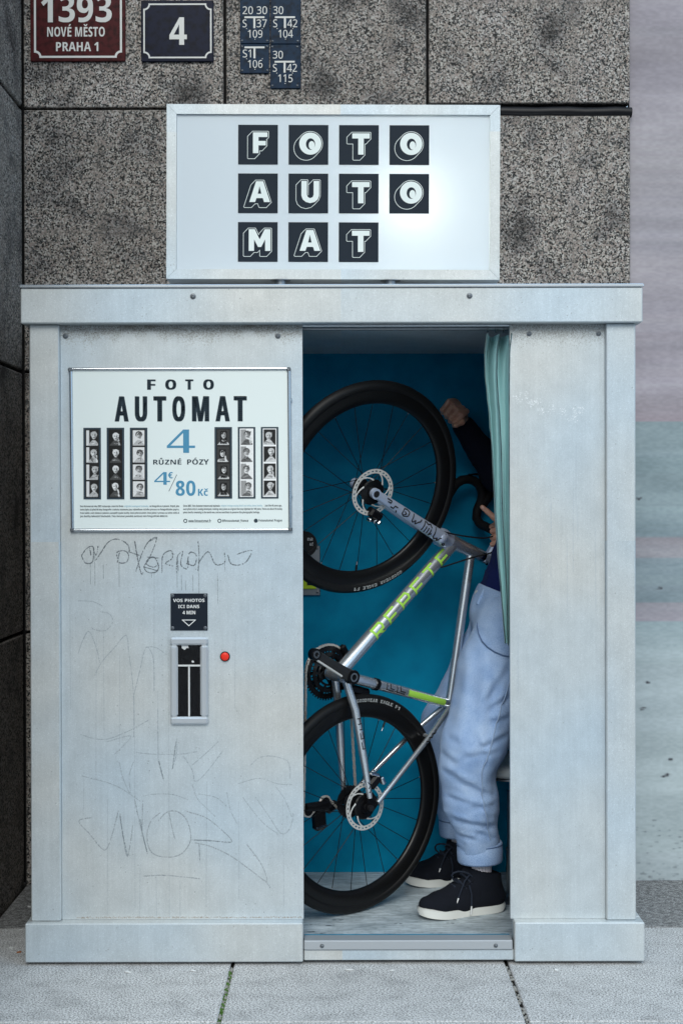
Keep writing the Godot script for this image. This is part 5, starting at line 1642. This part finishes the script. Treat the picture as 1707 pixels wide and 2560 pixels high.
# ------------------------------------------------------------------ the person
func person() -> void:
	var P := base("person")
	tag(P, "person in pale blue jeans and black sneakers holding the bicycle upright", "person")
	var skin := mat("skin", lin(0.62, 0.37, 0.28), 0.5, 0.0, seamless(256, 0.06, 33, FastNoiseLite.TYPE_SIMPLEX_SMOOTH, 4, ramp([[0.0, Color(0.88, 0.82, 0.8)], [0.5, Color(0.97, 0.95, 0.94)], [1.0, Color(1, 1, 1)]])), 6.0)
	skin.subsurf_scatter_enabled = true
	skin.subsurf_scatter_strength = 0.15
	# joints
	var lhip := Vector3(0.535, 0.93, -0.31); var lth := Vector3(0.462, 0.79, -0.275); var lkn := Vector3(0.402, 0.585, -0.250); var lmi := Vector3(0.381, 0.512, -0.255); var lca := Vector3(0.393, 0.40, -0.275); var lan := Vector3(0.424, 0.245, -0.305)
	var rhip := Vector3(0.535, 0.93, -0.545); var rth := Vector3(0.458, 0.79, -0.605); var rkn := Vector3(0.358, 0.58, -0.655); var rca := Vector3(0.362, 0.40, -0.655); var ran := Vector3(0.388, 0.245, -0.655)
	var waist := Vector3(0.545, 1.02, -0.43); var chest := Vector3(0.632, 1.25, -0.435); var neck := Vector3(0.668, 1.44, -0.435)
	var lsh := Vector3(0.672, 1.37, -0.275); var rsh := Vector3(0.655, 1.37, -0.59)
	var lel := Vector3(0.715, 1.12, -0.33); var lwr := Vector3(0.565, 1.205, -0.545)
	var rel := Vector3(0.528, 1.405, -0.685); var rwr := Vector3(0.398, 1.575, -0.625)
	# --- body: one skin surface from head to ankles, hands on finer grids
	var head := neck + Vector3(-0.035, 0.145, 0.0)
	var fc := Vector3(-0.97, -0.1, 0.22).normalized()
	var bones := [
		[head + Vector3(0.02, 0.025, 0), head + Vector3(-0.012, 0.02, 0), 0.083, 0.080], [head, head + fc * 0.03 - Vector3(0, 0.055, 0), 0.075, 0.050],
		[head + fc * 0.05 - Vector3(0, 0.075, 0), head + fc * 0.045 - Vector3(0, 0.078, 0), 0.036, 0.036], [head + fc * 0.088 + Vector3(0, 0.005, 0), head + fc * 0.108 - Vector3(0, 0.03, 0), 0.010, 0.014],
		[head + Vector3(0.012, -0.005, 0.085), head + Vector3(0.018, 0.02, 0.088), 0.012, 0.016], [head + Vector3(0.012, -0.005, -0.085), head + Vector3(0.018, 0.02, -0.088), 0.012, 0.016],
		[neck + Vector3(0, 0.08, 0), neck, 0.052, 0.056], [neck, chest, 0.06, 0.105], [chest, waist, 0.105, 0.10], [waist, lhip, 0.095, 0.085], [waist, rhip, 0.095, 0.085],
		[lhip, lkn, 0.08, 0.058], [lkn, lan - Vector3(0, 0.06, 0), 0.056, 0.028], [rhip, rkn, 0.08, 0.058], [rkn, ran - Vector3(0, 0.06, 0), 0.056, 0.028],
		[neck - Vector3(0, 0.03, 0), lsh, 0.05, 0.052], [neck - Vector3(0, 0.03, 0), rsh, 0.05, 0.052], [lsh, lel, 0.048, 0.040], [lel, lwr, 0.038, 0.027], [rsh, rel, 0.048, 0.040], [rel, rwr, 0.038, 0.027]]
	var bg := body_mesh(bones, 0.013, 0.02)
	# right hand: a loose fist against the tyre. Fingers run down and to the left, stacked from thumb side (lower right) to little finger (upper left)
	var hc := Vector3(0.372, 0.0, -0.60)
	var S := Vector3(-0.62, 0.70, -0.1).normalized()
	var fist := [[rwr, Vector3(0.385, 1.60, -0.615), 0.027, 0.032], [Vector3(0.385, 1.60, -0.615), Vector3(0.367, 1.632, -0.612), 0.032, 0.029]]
	for k in 4:
		var o := S * (k - 1.4) * 0.0205
		var k0 := Vector3(0.392, 1.634, -0.588) + o * 0.9 - Vector3(0, 0.004 * k, 0)
		var k1 := Vector3(0.372, 1.622, -0.562) + o
		var k2 := Vector3(0.350, 1.596, -0.566) + o * 0.95
		var k3 := Vector3(0.352, 1.588, -0.588) + o * 0.9
		var r: float = [0.0092, 0.0095, 0.0092, 0.0082][k]
		fist.append_array([[k0, k1, r * 1.12, r * 1.05], [k1, k2, r * 1.03, r * 0.95], [k2, k3, r * 0.93, r * 0.85]])
	var hand_g := body_mesh(fist, 0.0028, 0.0025, [], null, bg)
	var thumb := [[Vector3(0.398, 1.592, -0.592), Vector3(0.392, 1.580, -0.568), 0.0135, 0.0115], [Vector3(0.392, 1.580, -0.568), Vector3(0.372, 1.568, -0.556), 0.011, 0.0095]]
	body_mesh(thumb, 0.0033, 0.006, [], null, bg)
	# left hand: on the bar, forefinger raised
	var lh := [[lwr, Vector3(0.538, 1.222, -0.562), 0.026, 0.030], [Vector3(0.538, 1.222, -0.562), Vector3(0.528, 1.236, -0.558), 0.030, 0.026]]
	var g0 := Vector3(0.520, 1.246, -0.545)
	lh.append_array([[g0, Vector3(0.494, 1.268, -0.540), 0.0115, 0.0102], [Vector3(0.494, 1.268, -0.540), Vector3(0.472, 1.287, -0.537), 0.0098, 0.0090], [Vector3(0.472, 1.287, -0.537), Vector3(0.456, 1.301, -0.535), 0.0088, 0.0075]])
	for k in 3:
		var b := Vector3(0.525, 1.224 - 0.021 * k, -0.540 + 0.002 * k)
		lh.append_array([[b, b + Vector3(-0.022, 0.002, 0.012), 0.0108, 0.0102], [b + Vector3(-0.022, 0.002, 0.012), b + Vector3(-0.034, -0.002, -0.008), 0.0100, 0.0092], [b + Vector3(-0.034, -0.002, -0.008), b + Vector3(-0.020, -0.004, -0.026), 0.0090, 0.0080]])
	lh.append_array([[Vector3(0.535, 1.240, -0.58), Vector3(0.512, 1.246, -0.60), 0.0125, 0.011], [Vector3(0.512, 1.246, -0.60), Vector3(0.494, 1.236, -0.605), 0.0105, 0.009]])
	body_mesh(lh, 0.0028, 0.003, [], null, bg)
	put(bg, "body", skin, P)
	# finger nail of the raised finger
	put(Geo.new().lathe([Vector2(0.0048, 0), Vector2(0.0042, 0.0008), Vector2(0.00001, 0.0011)], Transform3D(Basis(Vector3(0, 0, 1), 0.86) * Basis.from_scale(Vector3(1, 1.4, 1)), Vector3(0.4585, 1.299, -0.5275)), 12, true), "finger_nail", mat("nail", lin(0.62, 0.38, 0.32), 0.3), P)
	# face and hair
	for s in [-1.0, 1.0]:
		put(Geo.new().lathe([Vector2(0.00001, -0.011), Vector2(0.008, -0.008), Vector2(0.011, 0), Vector2(0.008, 0.008), Vector2(0.00001, 0.011)], Transform3D(Basis(), head + fc * 0.072 + Vector3(0.0, 0.006, 0) + Vector3(0.22, 0, 0.97) * 0.031 * s), 14, true), "eye", M.white, P)
	put(Geo.new().tube([head + fc * 0.092 + Vector3(0, -0.058, -0.02), head + fc * 0.097 + Vector3(0, -0.059, 0), head + fc * 0.090 + Vector3(0, -0.058, 0.024)], 0.005, 8), "mouth", mat("lips", lin(0.4, 0.16, 0.13), 0.5), P)
	put(body_mesh([[head + Vector3(0.03, 0.045, 0), head + Vector3(-0.02, 0.06, 0), 0.082, 0.074], [head + Vector3(0.05, 0.0, 0), head + Vector3(0.05, -0.03, 0), 0.066, 0.05]], 0.008, 0.02), "hair", mat("hair", lin(0.03, 0.02, 0.014), 0.6), P)
	# --- jeans
	var lean := Vector3(0.34, 0.94, 0.0).normalized()
	var top := Vector3(0.545, 1.02, -0.43)
	var f1 := FastNoiseLite.new()
	f1.seed = 8
	f1.frequency = 9.0
	f1.fractal_octaves = 2
	var f2 := FastNoiseLite.new()
	f2.seed = 21
	f2.frequency = 1.0
	f2.fractal_type = FastNoiseLite.FRACTAL_RIDGED
	f2.fractal_octaves = 2
	f2.domain_warp_enabled = true
	f2.domain_warp_amplitude = 0.35
	f2.domain_warp_frequency = 1.4
	# single creases of the near leg: x, y of both ends, width, depth (metres)
	var creases := []
	for c in [[1170, 700, 1330, 440, 26, 4.5], [1120, 960, 1310, 890, 20, 6.0], [1040, 1010, 1250, 985, 20, 4.5], [1090, 860, 1165, 1060, 24, 6.0], [910, 1110, 1110, 1205, 20, 4.5], [980, 1170, 1215, 1275, 22, 5.0], [940, 1280, 1160, 1335, 18, 4.5], [1060, 1350, 1250, 1330, 18, 4.0], [975, 1420, 1245, 1480, 18, 5.0], [1000, 1530, 1120, 1550, 14, 4.0], [1110, 1500, 1255, 1560, 16, 5.0], [1010, 420, 940, 860, 40, 4.0], [1130, 340, 1075, 720, 36, 4.0], [1230, 520, 1180, 860, 30, 4.5], [900, 1000, 985, 1060, 20, 4.0], [1050, 200, 1000, 420, 26, 4.0], [1150, 240, 1240, 420, 30, 3.5], [1190, 730, 1330, 640, 22, 6.0], [1200, 800, 1320, 780, 20, 6.0], [935, 900, 1010, 930, 22, 3.5]]:
		var q := []
		for e in 2:
			q.append(Vector2(((740.0 + c[e * 2] / 2.502) / 1.0887 - 784.0) / 757.0, 1.31 - ((1480.0 + c[e * 2 + 1] / 2.502) / 1.0887 - 1159.0) / 757.0))
		var dd: Vector2 = (q[1] - q[0]).normalized()
		creases.append([q[0], dd, Vector2(-dd.y, dd.x), q[0].distance_to(q[1]), c[4] / 2060.0, c[5] / 1000.0])
	var folds := func(p: Vector3) -> float:
		# cloth bunches above the hem and behind the knee, and hangs in long soft drapes elsewhere
		var low := clampf((0.47 - p.y) / 0.15, 0.0, 1.0)
		var w := f1.get_noise_3d(p.x * 1.2, p.y * 0.5, p.z * 1.2)
		var across := f2.get_noise_3d(p.x * 3.2 - p.y * 5.0, p.y * 9.5 + p.x * 4.5, p.z * 4.0)
		var o := 0.0045 * w - 0.0045 * maxf(across, -0.2) * (0.25 + low * 0.75)
		if p.z > -0.36:
			var q := Vector2(p.x, p.y)
			for c in creases:
				var off: Vector2 = q - c[0]
				var t: float = off.dot(c[2]) / c[4]
				if absf(t) > 3.2:
					continue
				var along: float = off.dot(c[1]) / c[3]
				if along < -0.15 or along > 1.15:
					continue
				var ends := smoothstep(-0.15, 0.2, along) * smoothstep(1.15, 0.8, along)
				o += c[5] * ends * (exp(-t * t) - 0.75 * exp(-pow(t - 1.7, 2.0)))
		return o
	var jb := [[waist - lean * 0.06 + Vector3(0, 0, 0.045), waist - lean * 0.06 - Vector3(0, 0, 0.045), 0.112, 0.112], [waist + lean * 0.03 + Vector3(0, 0, 0.04), waist + lean * 0.03 - Vector3(0, 0, 0.04), 0.110, 0.110],
		[waist - lean * 0.06 + Vector3(0.0, 0, 0.05), lhip, 0.115, 0.115], [waist - lean * 0.06 - Vector3(0.0, 0, 0.05), rhip, 0.108, 0.102],
		[lhip, lth, 0.115, 0.108], [lth, lkn, 0.108, 0.099], [lkn, lmi, 0.094, 0.080], [lmi, lca, 0.080, 0.078], [lca, lan, 0.078, 0.064], [rhip, rth, 0.102, 0.086], [rth, rkn, 0.086, 0.088], [rkn, rca, 0.087, 0.074], [rca, ran, 0.073, 0.059]]
	var jg := body_mesh(jb, 0.0065, 0.03, [[top, lean], [lan + Vector3(0, -0.005, 0), Vector3(0, -1, 0)]], folds)
	var dt := seamless(1024, 0.13, 12, FastNoiseLite.TYPE_SIMPLEX, 3, ramp([[0.0, Color(0.38, 0.47, 0.62)], [0.35, Color(0.74, 0.80, 0.88)], [0.55, Color(0.9, 0.93, 0.96)], [1.0, Color(1, 1, 1)]]))
	var dm := mat("denim", lin(0.58, 0.69, 0.85), 0.92, 0.0, dt, 2.6)
	dm.detail_enabled = true
	dm.detail_blend_mode = BaseMaterial3D.BLEND_MODE_MUL
	dm.detail_uv_layer = BaseMaterial3D.DETAIL_UV_2
	dm.uv2_triplanar = true
	dm.uv2_world_triplanar = true
	dm.uv2_scale = Vector3.ONE * 2.0
	dm.detail_albedo = seamless(256, 0.02, 14, FastNoiseLite.TYPE_SIMPLEX_SMOOTH, 4, ramp([[0.0, Color(0.72, 0.79, 0.88)], [0.5, Color(0.9, 0.93, 0.97)], [1.0, Color(1, 1, 1)]]))
	dm.rim_enabled = true
	dm.rim = 0.2
	var J := put(jg, "jeans", dm, P)
	var seam := mat("denim_seam", lin(0.10, 0.16, 0.29), 0.95)
	# rolled cuffs
	for a in [[lan, 0.070, 0.064], [ran, 0.066, 0.059]]:
		var c: Vector3 = a[0] + Vector3(0, -0.004, 0)
		var w: float = a[1]
		put(Geo.new().lathe([Vector2(w - 0.012, -0.030), Vector2(w - 0.003, -0.034), Vector2(w, -0.028), Vector2(w + 0.001, 0.0), Vector2(w, 0.024), Vector2(w - 0.003, 0.029), Vector2(w - 0.012, 0.028)], Transform3D(Basis(Vector3(1, 0, 0), -PI / 2).rotated(Vector3(0, 0, 1), 0.03), c), 36, true), "cuff", dm, J)
		put(Geo.new().lathe([Vector2(w, 0.019), Vector2(w + 0.0016, 0.0205), Vector2(w + 0.0014, 0.0225), Vector2(w, 0.0235)], Transform3D(Basis(Vector3(1, 0, 0), -PI / 2).rotated(Vector3(0, 0, 1), 0.03), c), 36), "cuff_stitching", seam, J)
	# points on the cloth: pushed out from inside along d until the field of bones ends
	var on := func(p: Vector3, d: Vector3) -> Vector3:
		var best := 0.0
		for b in jb:
			for k in 60:
				var q: Vector3 = p + d * k * 0.006
				var ab: Vector3 = b[1] - b[0]
				var t := clampf((q - b[0]).dot(ab) / maxf(ab.length_squared(), 1e-9), 0, 1)
				if (q - b[0] - ab * t).length() < lerpf(b[2], b[3], t):
					best = maxf(best, k * 0.006)
		return p + d * (best + 0.010)
	# waistband, belt loop, button, pocket seam, side seam
	var wb := []
	for k in 41:
		var a := TAU * k / 40
		var d := Vector3(cos(a), -0.36 * cos(a), sin(a)).normalized()
		wb.append(on.call(top - lean * 0.02, d) - d * 0.001)
	put(Geo.new().tube(wb, 0.0205, 10, false, 0.22, Vector3(-1, 0.3, 0)), "waistband", dm, J)
	for b in [[-0.72, 0.70], [0.2, 0.98]]:
		var d := Vector3(b[0], -0.36 * b[0], b[1]).normalized()
		var a: Vector3 = on.call(top - lean * 0.002, d) + d * 0.002
		var c: Vector3 = on.call(top - lean * 0.06, d) + d * 0.003
		put(Geo.new().tube([a, a.lerp(c, 0.5) + d * 0.003, c], 0.0065, 8, true, 0.35, d), "belt_loop", dm, J)
	var bd := Vector3(-0.93, 0.25, 0.37).normalized()
	var bp: Vector3 = on.call(top - lean * 0.02, bd) + bd * 0.003
	put(Geo.new().lathe([Vector2(0.0085, 0), Vector2(0.0085, 0.002), Vector2(0.006, 0.004), Vector2(0.00001, 0.0035)], Transform3D(Basis(Quaternion(Vector3(0, 0, 1), bd)), bp), 16), "button", M.rotor, J)
	var pk := []
	for k in 9:
		var t := k / 8.0
		var d := Vector3(-0.62 + 0.75 * t, -0.1, 0.78 + 0.2 * t).normalized()
		pk.append(on.call(top - lean * (0.045 + 0.105 * sin(t * PI * 0.5) ), d))
	put(Geo.new().tube(pk, 0.002, 6), "pocket_seam", seam, J)
	# the outer side seam follows the folds of the cloth
	var ss := []
	var axis := [[0.90, lhip], [0.79, lth], [0.585, lkn], [0.512, lmi], [0.40, lca], [0.285, lan + Vector3(0, 0.04, 0)]]
	var out := Vector3(0.36, 0, 0.93).normalized()
	for k in 45:
		var y := lerpf(0.885, 0.29, k / 44.0)
		var e := 0
		while e < axis.size() - 2 and axis[e + 1][0] > y:
			e += 1
		var c: Vector3 = (axis[e][1] as Vector3).lerp(axis[e + 1][1], (axis[e][0] - y) / (axis[e][0] - axis[e + 1][0]))
		c.y = y
		ss.append([c, -1.0])
	for q in jg.v:
		var k := roundi((0.885 - q.y) / 0.595 * 44.0)
		if k < 0 or k > 44 or q.z < -0.27:
			continue
		var d: Vector3 = q - ss[k][0]
		d.y = 0.0
		if d.length() > 0.04 and d.normalized().dot(out) > 0.995:
			ss[k][1] = maxf(ss[k][1], d.dot(out))
	var sp := []
	for q in ss:
		if q[1] > 0.0:
			sp.append(q[0] + out * (q[1] + 0.0002))
	if sp.size() > 3:
		put(Geo.new().tube(sp, 0.0019, 6), "side_seam", mat("seam_pale", lin(0.30, 0.40, 0.56), 0.95), J)
	# --- sweater
	var sw := [[waist + lean * 0.0 + Vector3(0, 0, 0.035), waist - Vector3(0, 0, 0.035), 0.098, 0.098], [waist + Vector3(0, 0, 0.035), chest + Vector3(0, 0, 0.05), 0.100, 0.115], [waist - Vector3(0, 0, 0.035), chest - Vector3(0, 0, 0.05), 0.100, 0.115], [chest, neck - Vector3(0, 0.02, 0), 0.115, 0.068],
		[neck - Vector3(0, 0.04, 0), lsh, 0.066, 0.062], [neck - Vector3(0, 0.04, 0), rsh, 0.066, 0.062]]
	var sl := [[lsh, lel, 0.066, 0.056], [lel, lwr.lerp(lel, 0.08), 0.054, 0.040], [rsh, rel, 0.064, 0.060], [rel, rwr.lerp(rel, 0.08), 0.057, 0.040]]
	var sf := func(p: Vector3) -> float:
		var w := f1.get_noise_3d(p.x * 2.0 + 7.0, p.y * 2.0, p.z * 2.0)
		return 0.006 * w + 0.0035 * sin(p.y * 70.0 + p.x * 90.0 + 5.0 * w) * clampf(1.0 - absf(p.y - 1.09) / 0.14, 0, 1)
	put(body_mesh(sl, 0.011, 0.02, [], sf), "sleeves", mat("black_cloth", lin(0.004, 0.005, 0.014), 0.95), P)
	put(body_mesh(sw, 0.011, 0.03, [[waist - lean * 0.03, -lean]], sf), "sweater", mat("navy", lin(0.007, 0.016, 0.11), 0.9, 0.0, seamless(512, 0.4, 15, FastNoiseLite.TYPE_SIMPLEX, 2, ramp([[0.0, grey(0.75)], [1.0, grey(1.0)]])), 3.0), P)
	# --- socks and shoes
	var sock := mat("sock", lin(0.62, 0.58, 0.62), 0.95)
	shoe(P, Vector3(0.500, FLOOR, -0.337), Vector3(0.232, FLOOR, -0.237), lan, sock)
	shoe(P, Vector3(0.478, FLOOR, -0.668), Vector3(0.206, FLOOR, -0.612), ran, sock)

func shoe(P: Node, heel: Vector3, toe: Vector3, ankle: Vector3, sock: Material) -> void:
	var f := (toe - heel).normalized()
	var s := f.cross(Vector3.UP).normalized()
	var L := heel.distance_to(toe)
	var xf := Transform3D(Basis(f, Vector3.UP, s), heel)     # x runs from heel to toe, y up, z to the side
	# ribbed sock
	var sp := []
	var low := xf * Vector3(0.085, 0.105, 0)
	for k in 5:
		sp.append(low.lerp(ankle - Vector3(0, 0.005, 0), k / 4.0))
	var sg := Geo.new()
	sg.tube(sp, 0.0375, 24)
	for k in 26:
		var a := TAU * k / 26
		var o := Vector3(cos(a), 0, sin(a)) * 0.0373
		sg.tube([sp[0] + o, sp[4] + o], 0.0022, 5, false)
	put(sg, "sock", sock, P)
	var Sh := part("sneaker", P)
	# sole: outline of the foot, slightly sprung at the toe
	var raw := []
	for q in [[0.0, 0.0], [0.005, 0.022], [0.03, 0.034], [0.09, 0.034], [0.15, 0.040], [0.20, 0.049], [0.245, 0.046], [0.275, 0.031], [0.286, 0.008], [0.286, -0.010], [0.275, -0.030], [0.245, -0.044], [0.20, -0.047], [0.15, -0.038], [0.09, -0.034], [0.03, -0.034], [0.005, -0.022]]:
		raw.append(Vector2(q[0] * L / 0.286, q[1]))
	var out := []
	for i in raw.size():
		for k in 4:
			out.append((raw[i] as Vector2).cubic_interpolate(raw[(i + 1) % raw.size()], raw[(i - 1 + raw.size()) % raw.size()], raw[(i + 2) % raw.size()], k / 4.0))
	var g := Geo.new()
	var m := out.size()
	var lift := func(x: float) -> float: return 0.012 * pow(clampf((x - 0.62 * L) / (0.38 * L), 0, 1), 2) + 0.005 * pow(clampf((0.2 * L - x) / (0.2 * L), 0, 1), 2)
	var th := func(x: float) -> float: return 0.025
	var levels := [[0.0, 0.90], [0.003, 0.975], [0.5, 1.01], [0.93, 1.0], [1.0, 0.95]]
	var rings := []
	for lv in levels:
		var r := []
		for q in out:
			var c := Vector2(0.5 * L, 0)
			var e: Vector2 = c + (q - c) * lv[1]
			r.append(xf * Vector3(e.x, lift.call(q.x) + th.call(q.x) * lv[0] + 0.0005, e.y))
		rings.append(r)
	var cen := xf * Vector3(0.5 * L, 0.015, 0)
	for k in levels.size() - 1:
		for i in m:
			var j := (i + 1) % m
			var tg := func(e: int) -> Vector3:
				var tt: Vector2 = out[(e + 1) % m] - out[(e - 1 + m) % m]
				var o := xf.basis * Vector3(tt.y, 0, -tt.x).normalized()
				return o if o.dot(rings[k][e] - cen) > 0.0 else -o
			var n0: Vector3 = tg.call(i)
			var n1: Vector3 = tg.call(j)
			var wind: Vector3 = (rings[k][j] - rings[k][i]).cross(rings[k + 1][j] - rings[k][i])
			if wind.dot(n0) > 0.0:
				g.tri(rings[k][i], rings[k][j], rings[k + 1][j], n0, n1, n1); g.tri(rings[k][i], rings[k + 1][j], rings[k + 1][i], n0, n1, n0)
			else:
				g.tri(rings[k][i], rings[k + 1][j], rings[k][j], n0, n1, n1); g.tri(rings[k][i], rings[k + 1][i], rings[k + 1][j], n0, n0, n1)
	for i in m:
		var j := (i + 1) % m
		g.face([rings[0][i], rings[0][j], xf * Vector3(0.5 * L, 0.0006, 0)], Vector3.DOWN)
		g.face([rings[4][i], rings[4][j], xf * Vector3(0.5 * L, 0.024, 0)], Vector3.UP)
	put(g, "sole", mat("sole_white", lin(0.68, 0.69, 0.66), 0.55) if not M.has("sole_white") else M.sole_white, Sh)
	# upper: high-top suede
	var at := func(x: float, y: float, z: float) -> Vector3: return xf * Vector3(x * L / 0.286, y, z)
	var suede: Material = M.suede if M.has("suede") else mat("suede", lin(0.009, 0.012, 0.021), 0.95, 0.0, seamless(256, 0.3, 17, FastNoiseLite.TYPE_SIMPLEX, 3, ramp([[0.0, grey(0.6)], [1.0, grey(1.0)]])), 5.0)
	var bones := []
	for z in [-1.0, 1.0]:
		bones.append_array([[at.call(0.034, 0.044, 0.004 * z), at.call(0.15, 0.042, 0.010 * z), 0.030, 0.031], [at.call(0.15, 0.042, 0.011 * z), at.call(0.215, 0.040, 0.018 * z), 0.031, 0.026], [at.call(0.215, 0.040, 0.017 * z), at.call(0.258, 0.040, 0.006 * z), 0.026, 0.021]])
	bones.append_array([[at.call(0.045, 0.06, 0), at.call(0.055, 0.140, 0), 0.038, 0.041], [at.call(0.075, 0.07, 0), at.call(0.092, 0.142, 0), 0.042, 0.040], [at.call(0.10, 0.09, 0), at.call(0.16, 0.068, 0), 0.036, 0.028], [at.call(0.16, 0.068, 0), at.call(0.215, 0.050, 0), 0.028, 0.023]])
	put(body_mesh(bones, 0.004, 0.022, [[xf * Vector3(0.07, 0.131, 0), (Vector3.UP + f * -0.25).normalized()]]), "upper", suede, Sh)
	# tongue, toe cap seam and laces
	put(body_mesh([[at.call(0.125, 0.10, 0), at.call(0.118, 0.150, 0), 0.020, 0.018]], 0.005, 0.01), "tongue", suede, Sh)
	for z in [-1.0, 1.0]:
		put(Geo.new().tube([at.call(0.215, 0.030, 0.042 * z), at.call(0.200, 0.050, 0.0375 * z), at.call(0.188, 0.064, 0.027 * z), at.call(0.150, 0.086, 0.029 * z), at.call(0.118, 0.110, 0.034 * z)], 0.0018, 6), "seam", suede, Sh)
		put(Geo.new().tube([at.call(0.105, 0.030, 0.0375 * z), at.call(0.100, 0.070, 0.041 * z), at.call(0.112, 0.105, 0.036 * z)], 0.0016, 6), "seam", suede, Sh)
		put(Geo.new().tube([at.call(0.10, 0.050, 0.040 * z), at.call(0.055, 0.066, 0.040 * z), at.call(0.020, 0.085, 0.026 * z)], 0.0016, 6), "seam", suede, Sh)
	var lace: Material = M.lace if M.has("lace") else mat("lace", lin(0.016, 0.022, 0.036), 0.9)
	for k in 6:
		var x := 0.120 + 0.018 * k
		var y := 0.134 - 0.0135 * k
		put(Geo.new().tube([at.call(x - 0.016, y - 0.022, 0.030), at.call(x, y - 0.002, 0.018), at.call(x + 0.004, y + 0.002, 0), at.call(x, y - 0.002, -0.018), at.call(x - 0.016, y - 0.022, -0.030)], 0.0034, 6), "lace", lace, Sh)
	var loop := []
	for k in 13:
		var a := TAU * k / 12.0
		loop.append(at.call(0.150 + 0.036 * cos(a), 0.118 + 0.020 * sin(a) + 0.010 * cos(a), -0.022 - 0.008 * sin(a)))
	put(Geo.new().tube(loop, 0.0028, 6, false), "lace_loop", lace, Sh)
	var tail := [at.call(0.126, 0.128, -0.026), at.call(0.150, 0.110, -0.036), at.call(0.166, 0.078, -0.040), at.call(0.172, 0.062, -0.040)]
	put(Geo.new().tube(tail, 0.0026, 6), "lace_end", lace, Sh)
	put(Geo.new().tube([tail[3], at.call(0.178, 0.048, -0.041)], 0.0026, 6), "lace_tip", M.white, Sh)
	put(Geo.new().tube([at.call(0.135, 0.098, -0.038), at.call(0.130, 0.070, -0.045), at.call(0.131, 0.036, -0.046)], 0.003, 6), "side_lace", lace, Sh)
	put(Geo.new().tube([at.call(0.131, 0.0355, -0.0465), at.call(0.133, 0.010, -0.045)], 0.0026, 6), "lace_tip", M.white, Sh)

# ------------------------------------------------------------------ bits lying on the pavement
func litter() -> void:
	var spots := [[-1.02, -0.55, 0.010, "white"], [-0.99, -0.30, 0.008, "white"], [-0.945, -0.08, 0.010, "rust"], [-0.98, -0.12, 0.012, "white"], [-1.06, 0.30, 0.012, "white"], [-0.60, 0.10, 0.012, "white"], [-0.42, 0.09, 0.010, "white"], [0.02, 0.085, 0.013, "white"], [0.14, 0.09, 0.009, "white"], [0.60, 0.09, 0.010, "white"]]
	var where := ["in the dark corner by the side wall, farthest back", "beside the granite side wall, middle of the corner", "orange leaf scrap beside the left plinth end", "near the left end of the booth plinth", "on the open slab at the far left edge", "before the left plinth, leftmost there", "before the plinth, just left of the mossy joint", "under the doorway threshold, larger one", "under the doorway threshold, smaller one", "before the right plinth of the booth"]
	for k in spots.size():
		var q: Array = spots[k]
		var g := Geo.new()
		var p := PackedVector2Array()
		for i in 6:
			var a := TAU * i / 6 + rng.randf_range(-0.3, 0.3)
			p.append(Vector2(cos(a), sin(a) * 0.6) * q[2] * rng.randf_range(0.6, 1.1))
		g.prism(p, 0.0, 0.0015, Transform3D(Basis(Vector3(1, 0, 0), -PI / 2).rotated(Vector3.UP, rng.randf_range(0, 3)), Vector3(q[0], 0.0006, q[1])))
		var o := put(g, "litter_scrap", M.white if q[3] == "white" else mat("leaf", lin(0.35, 0.12, 0.03), 0.8))
		tag(o, ("small pale paper scrap " + where[k]) if q[3] == "white" else ("small " + where[k]), "litter", "scraps lying on the pavement")
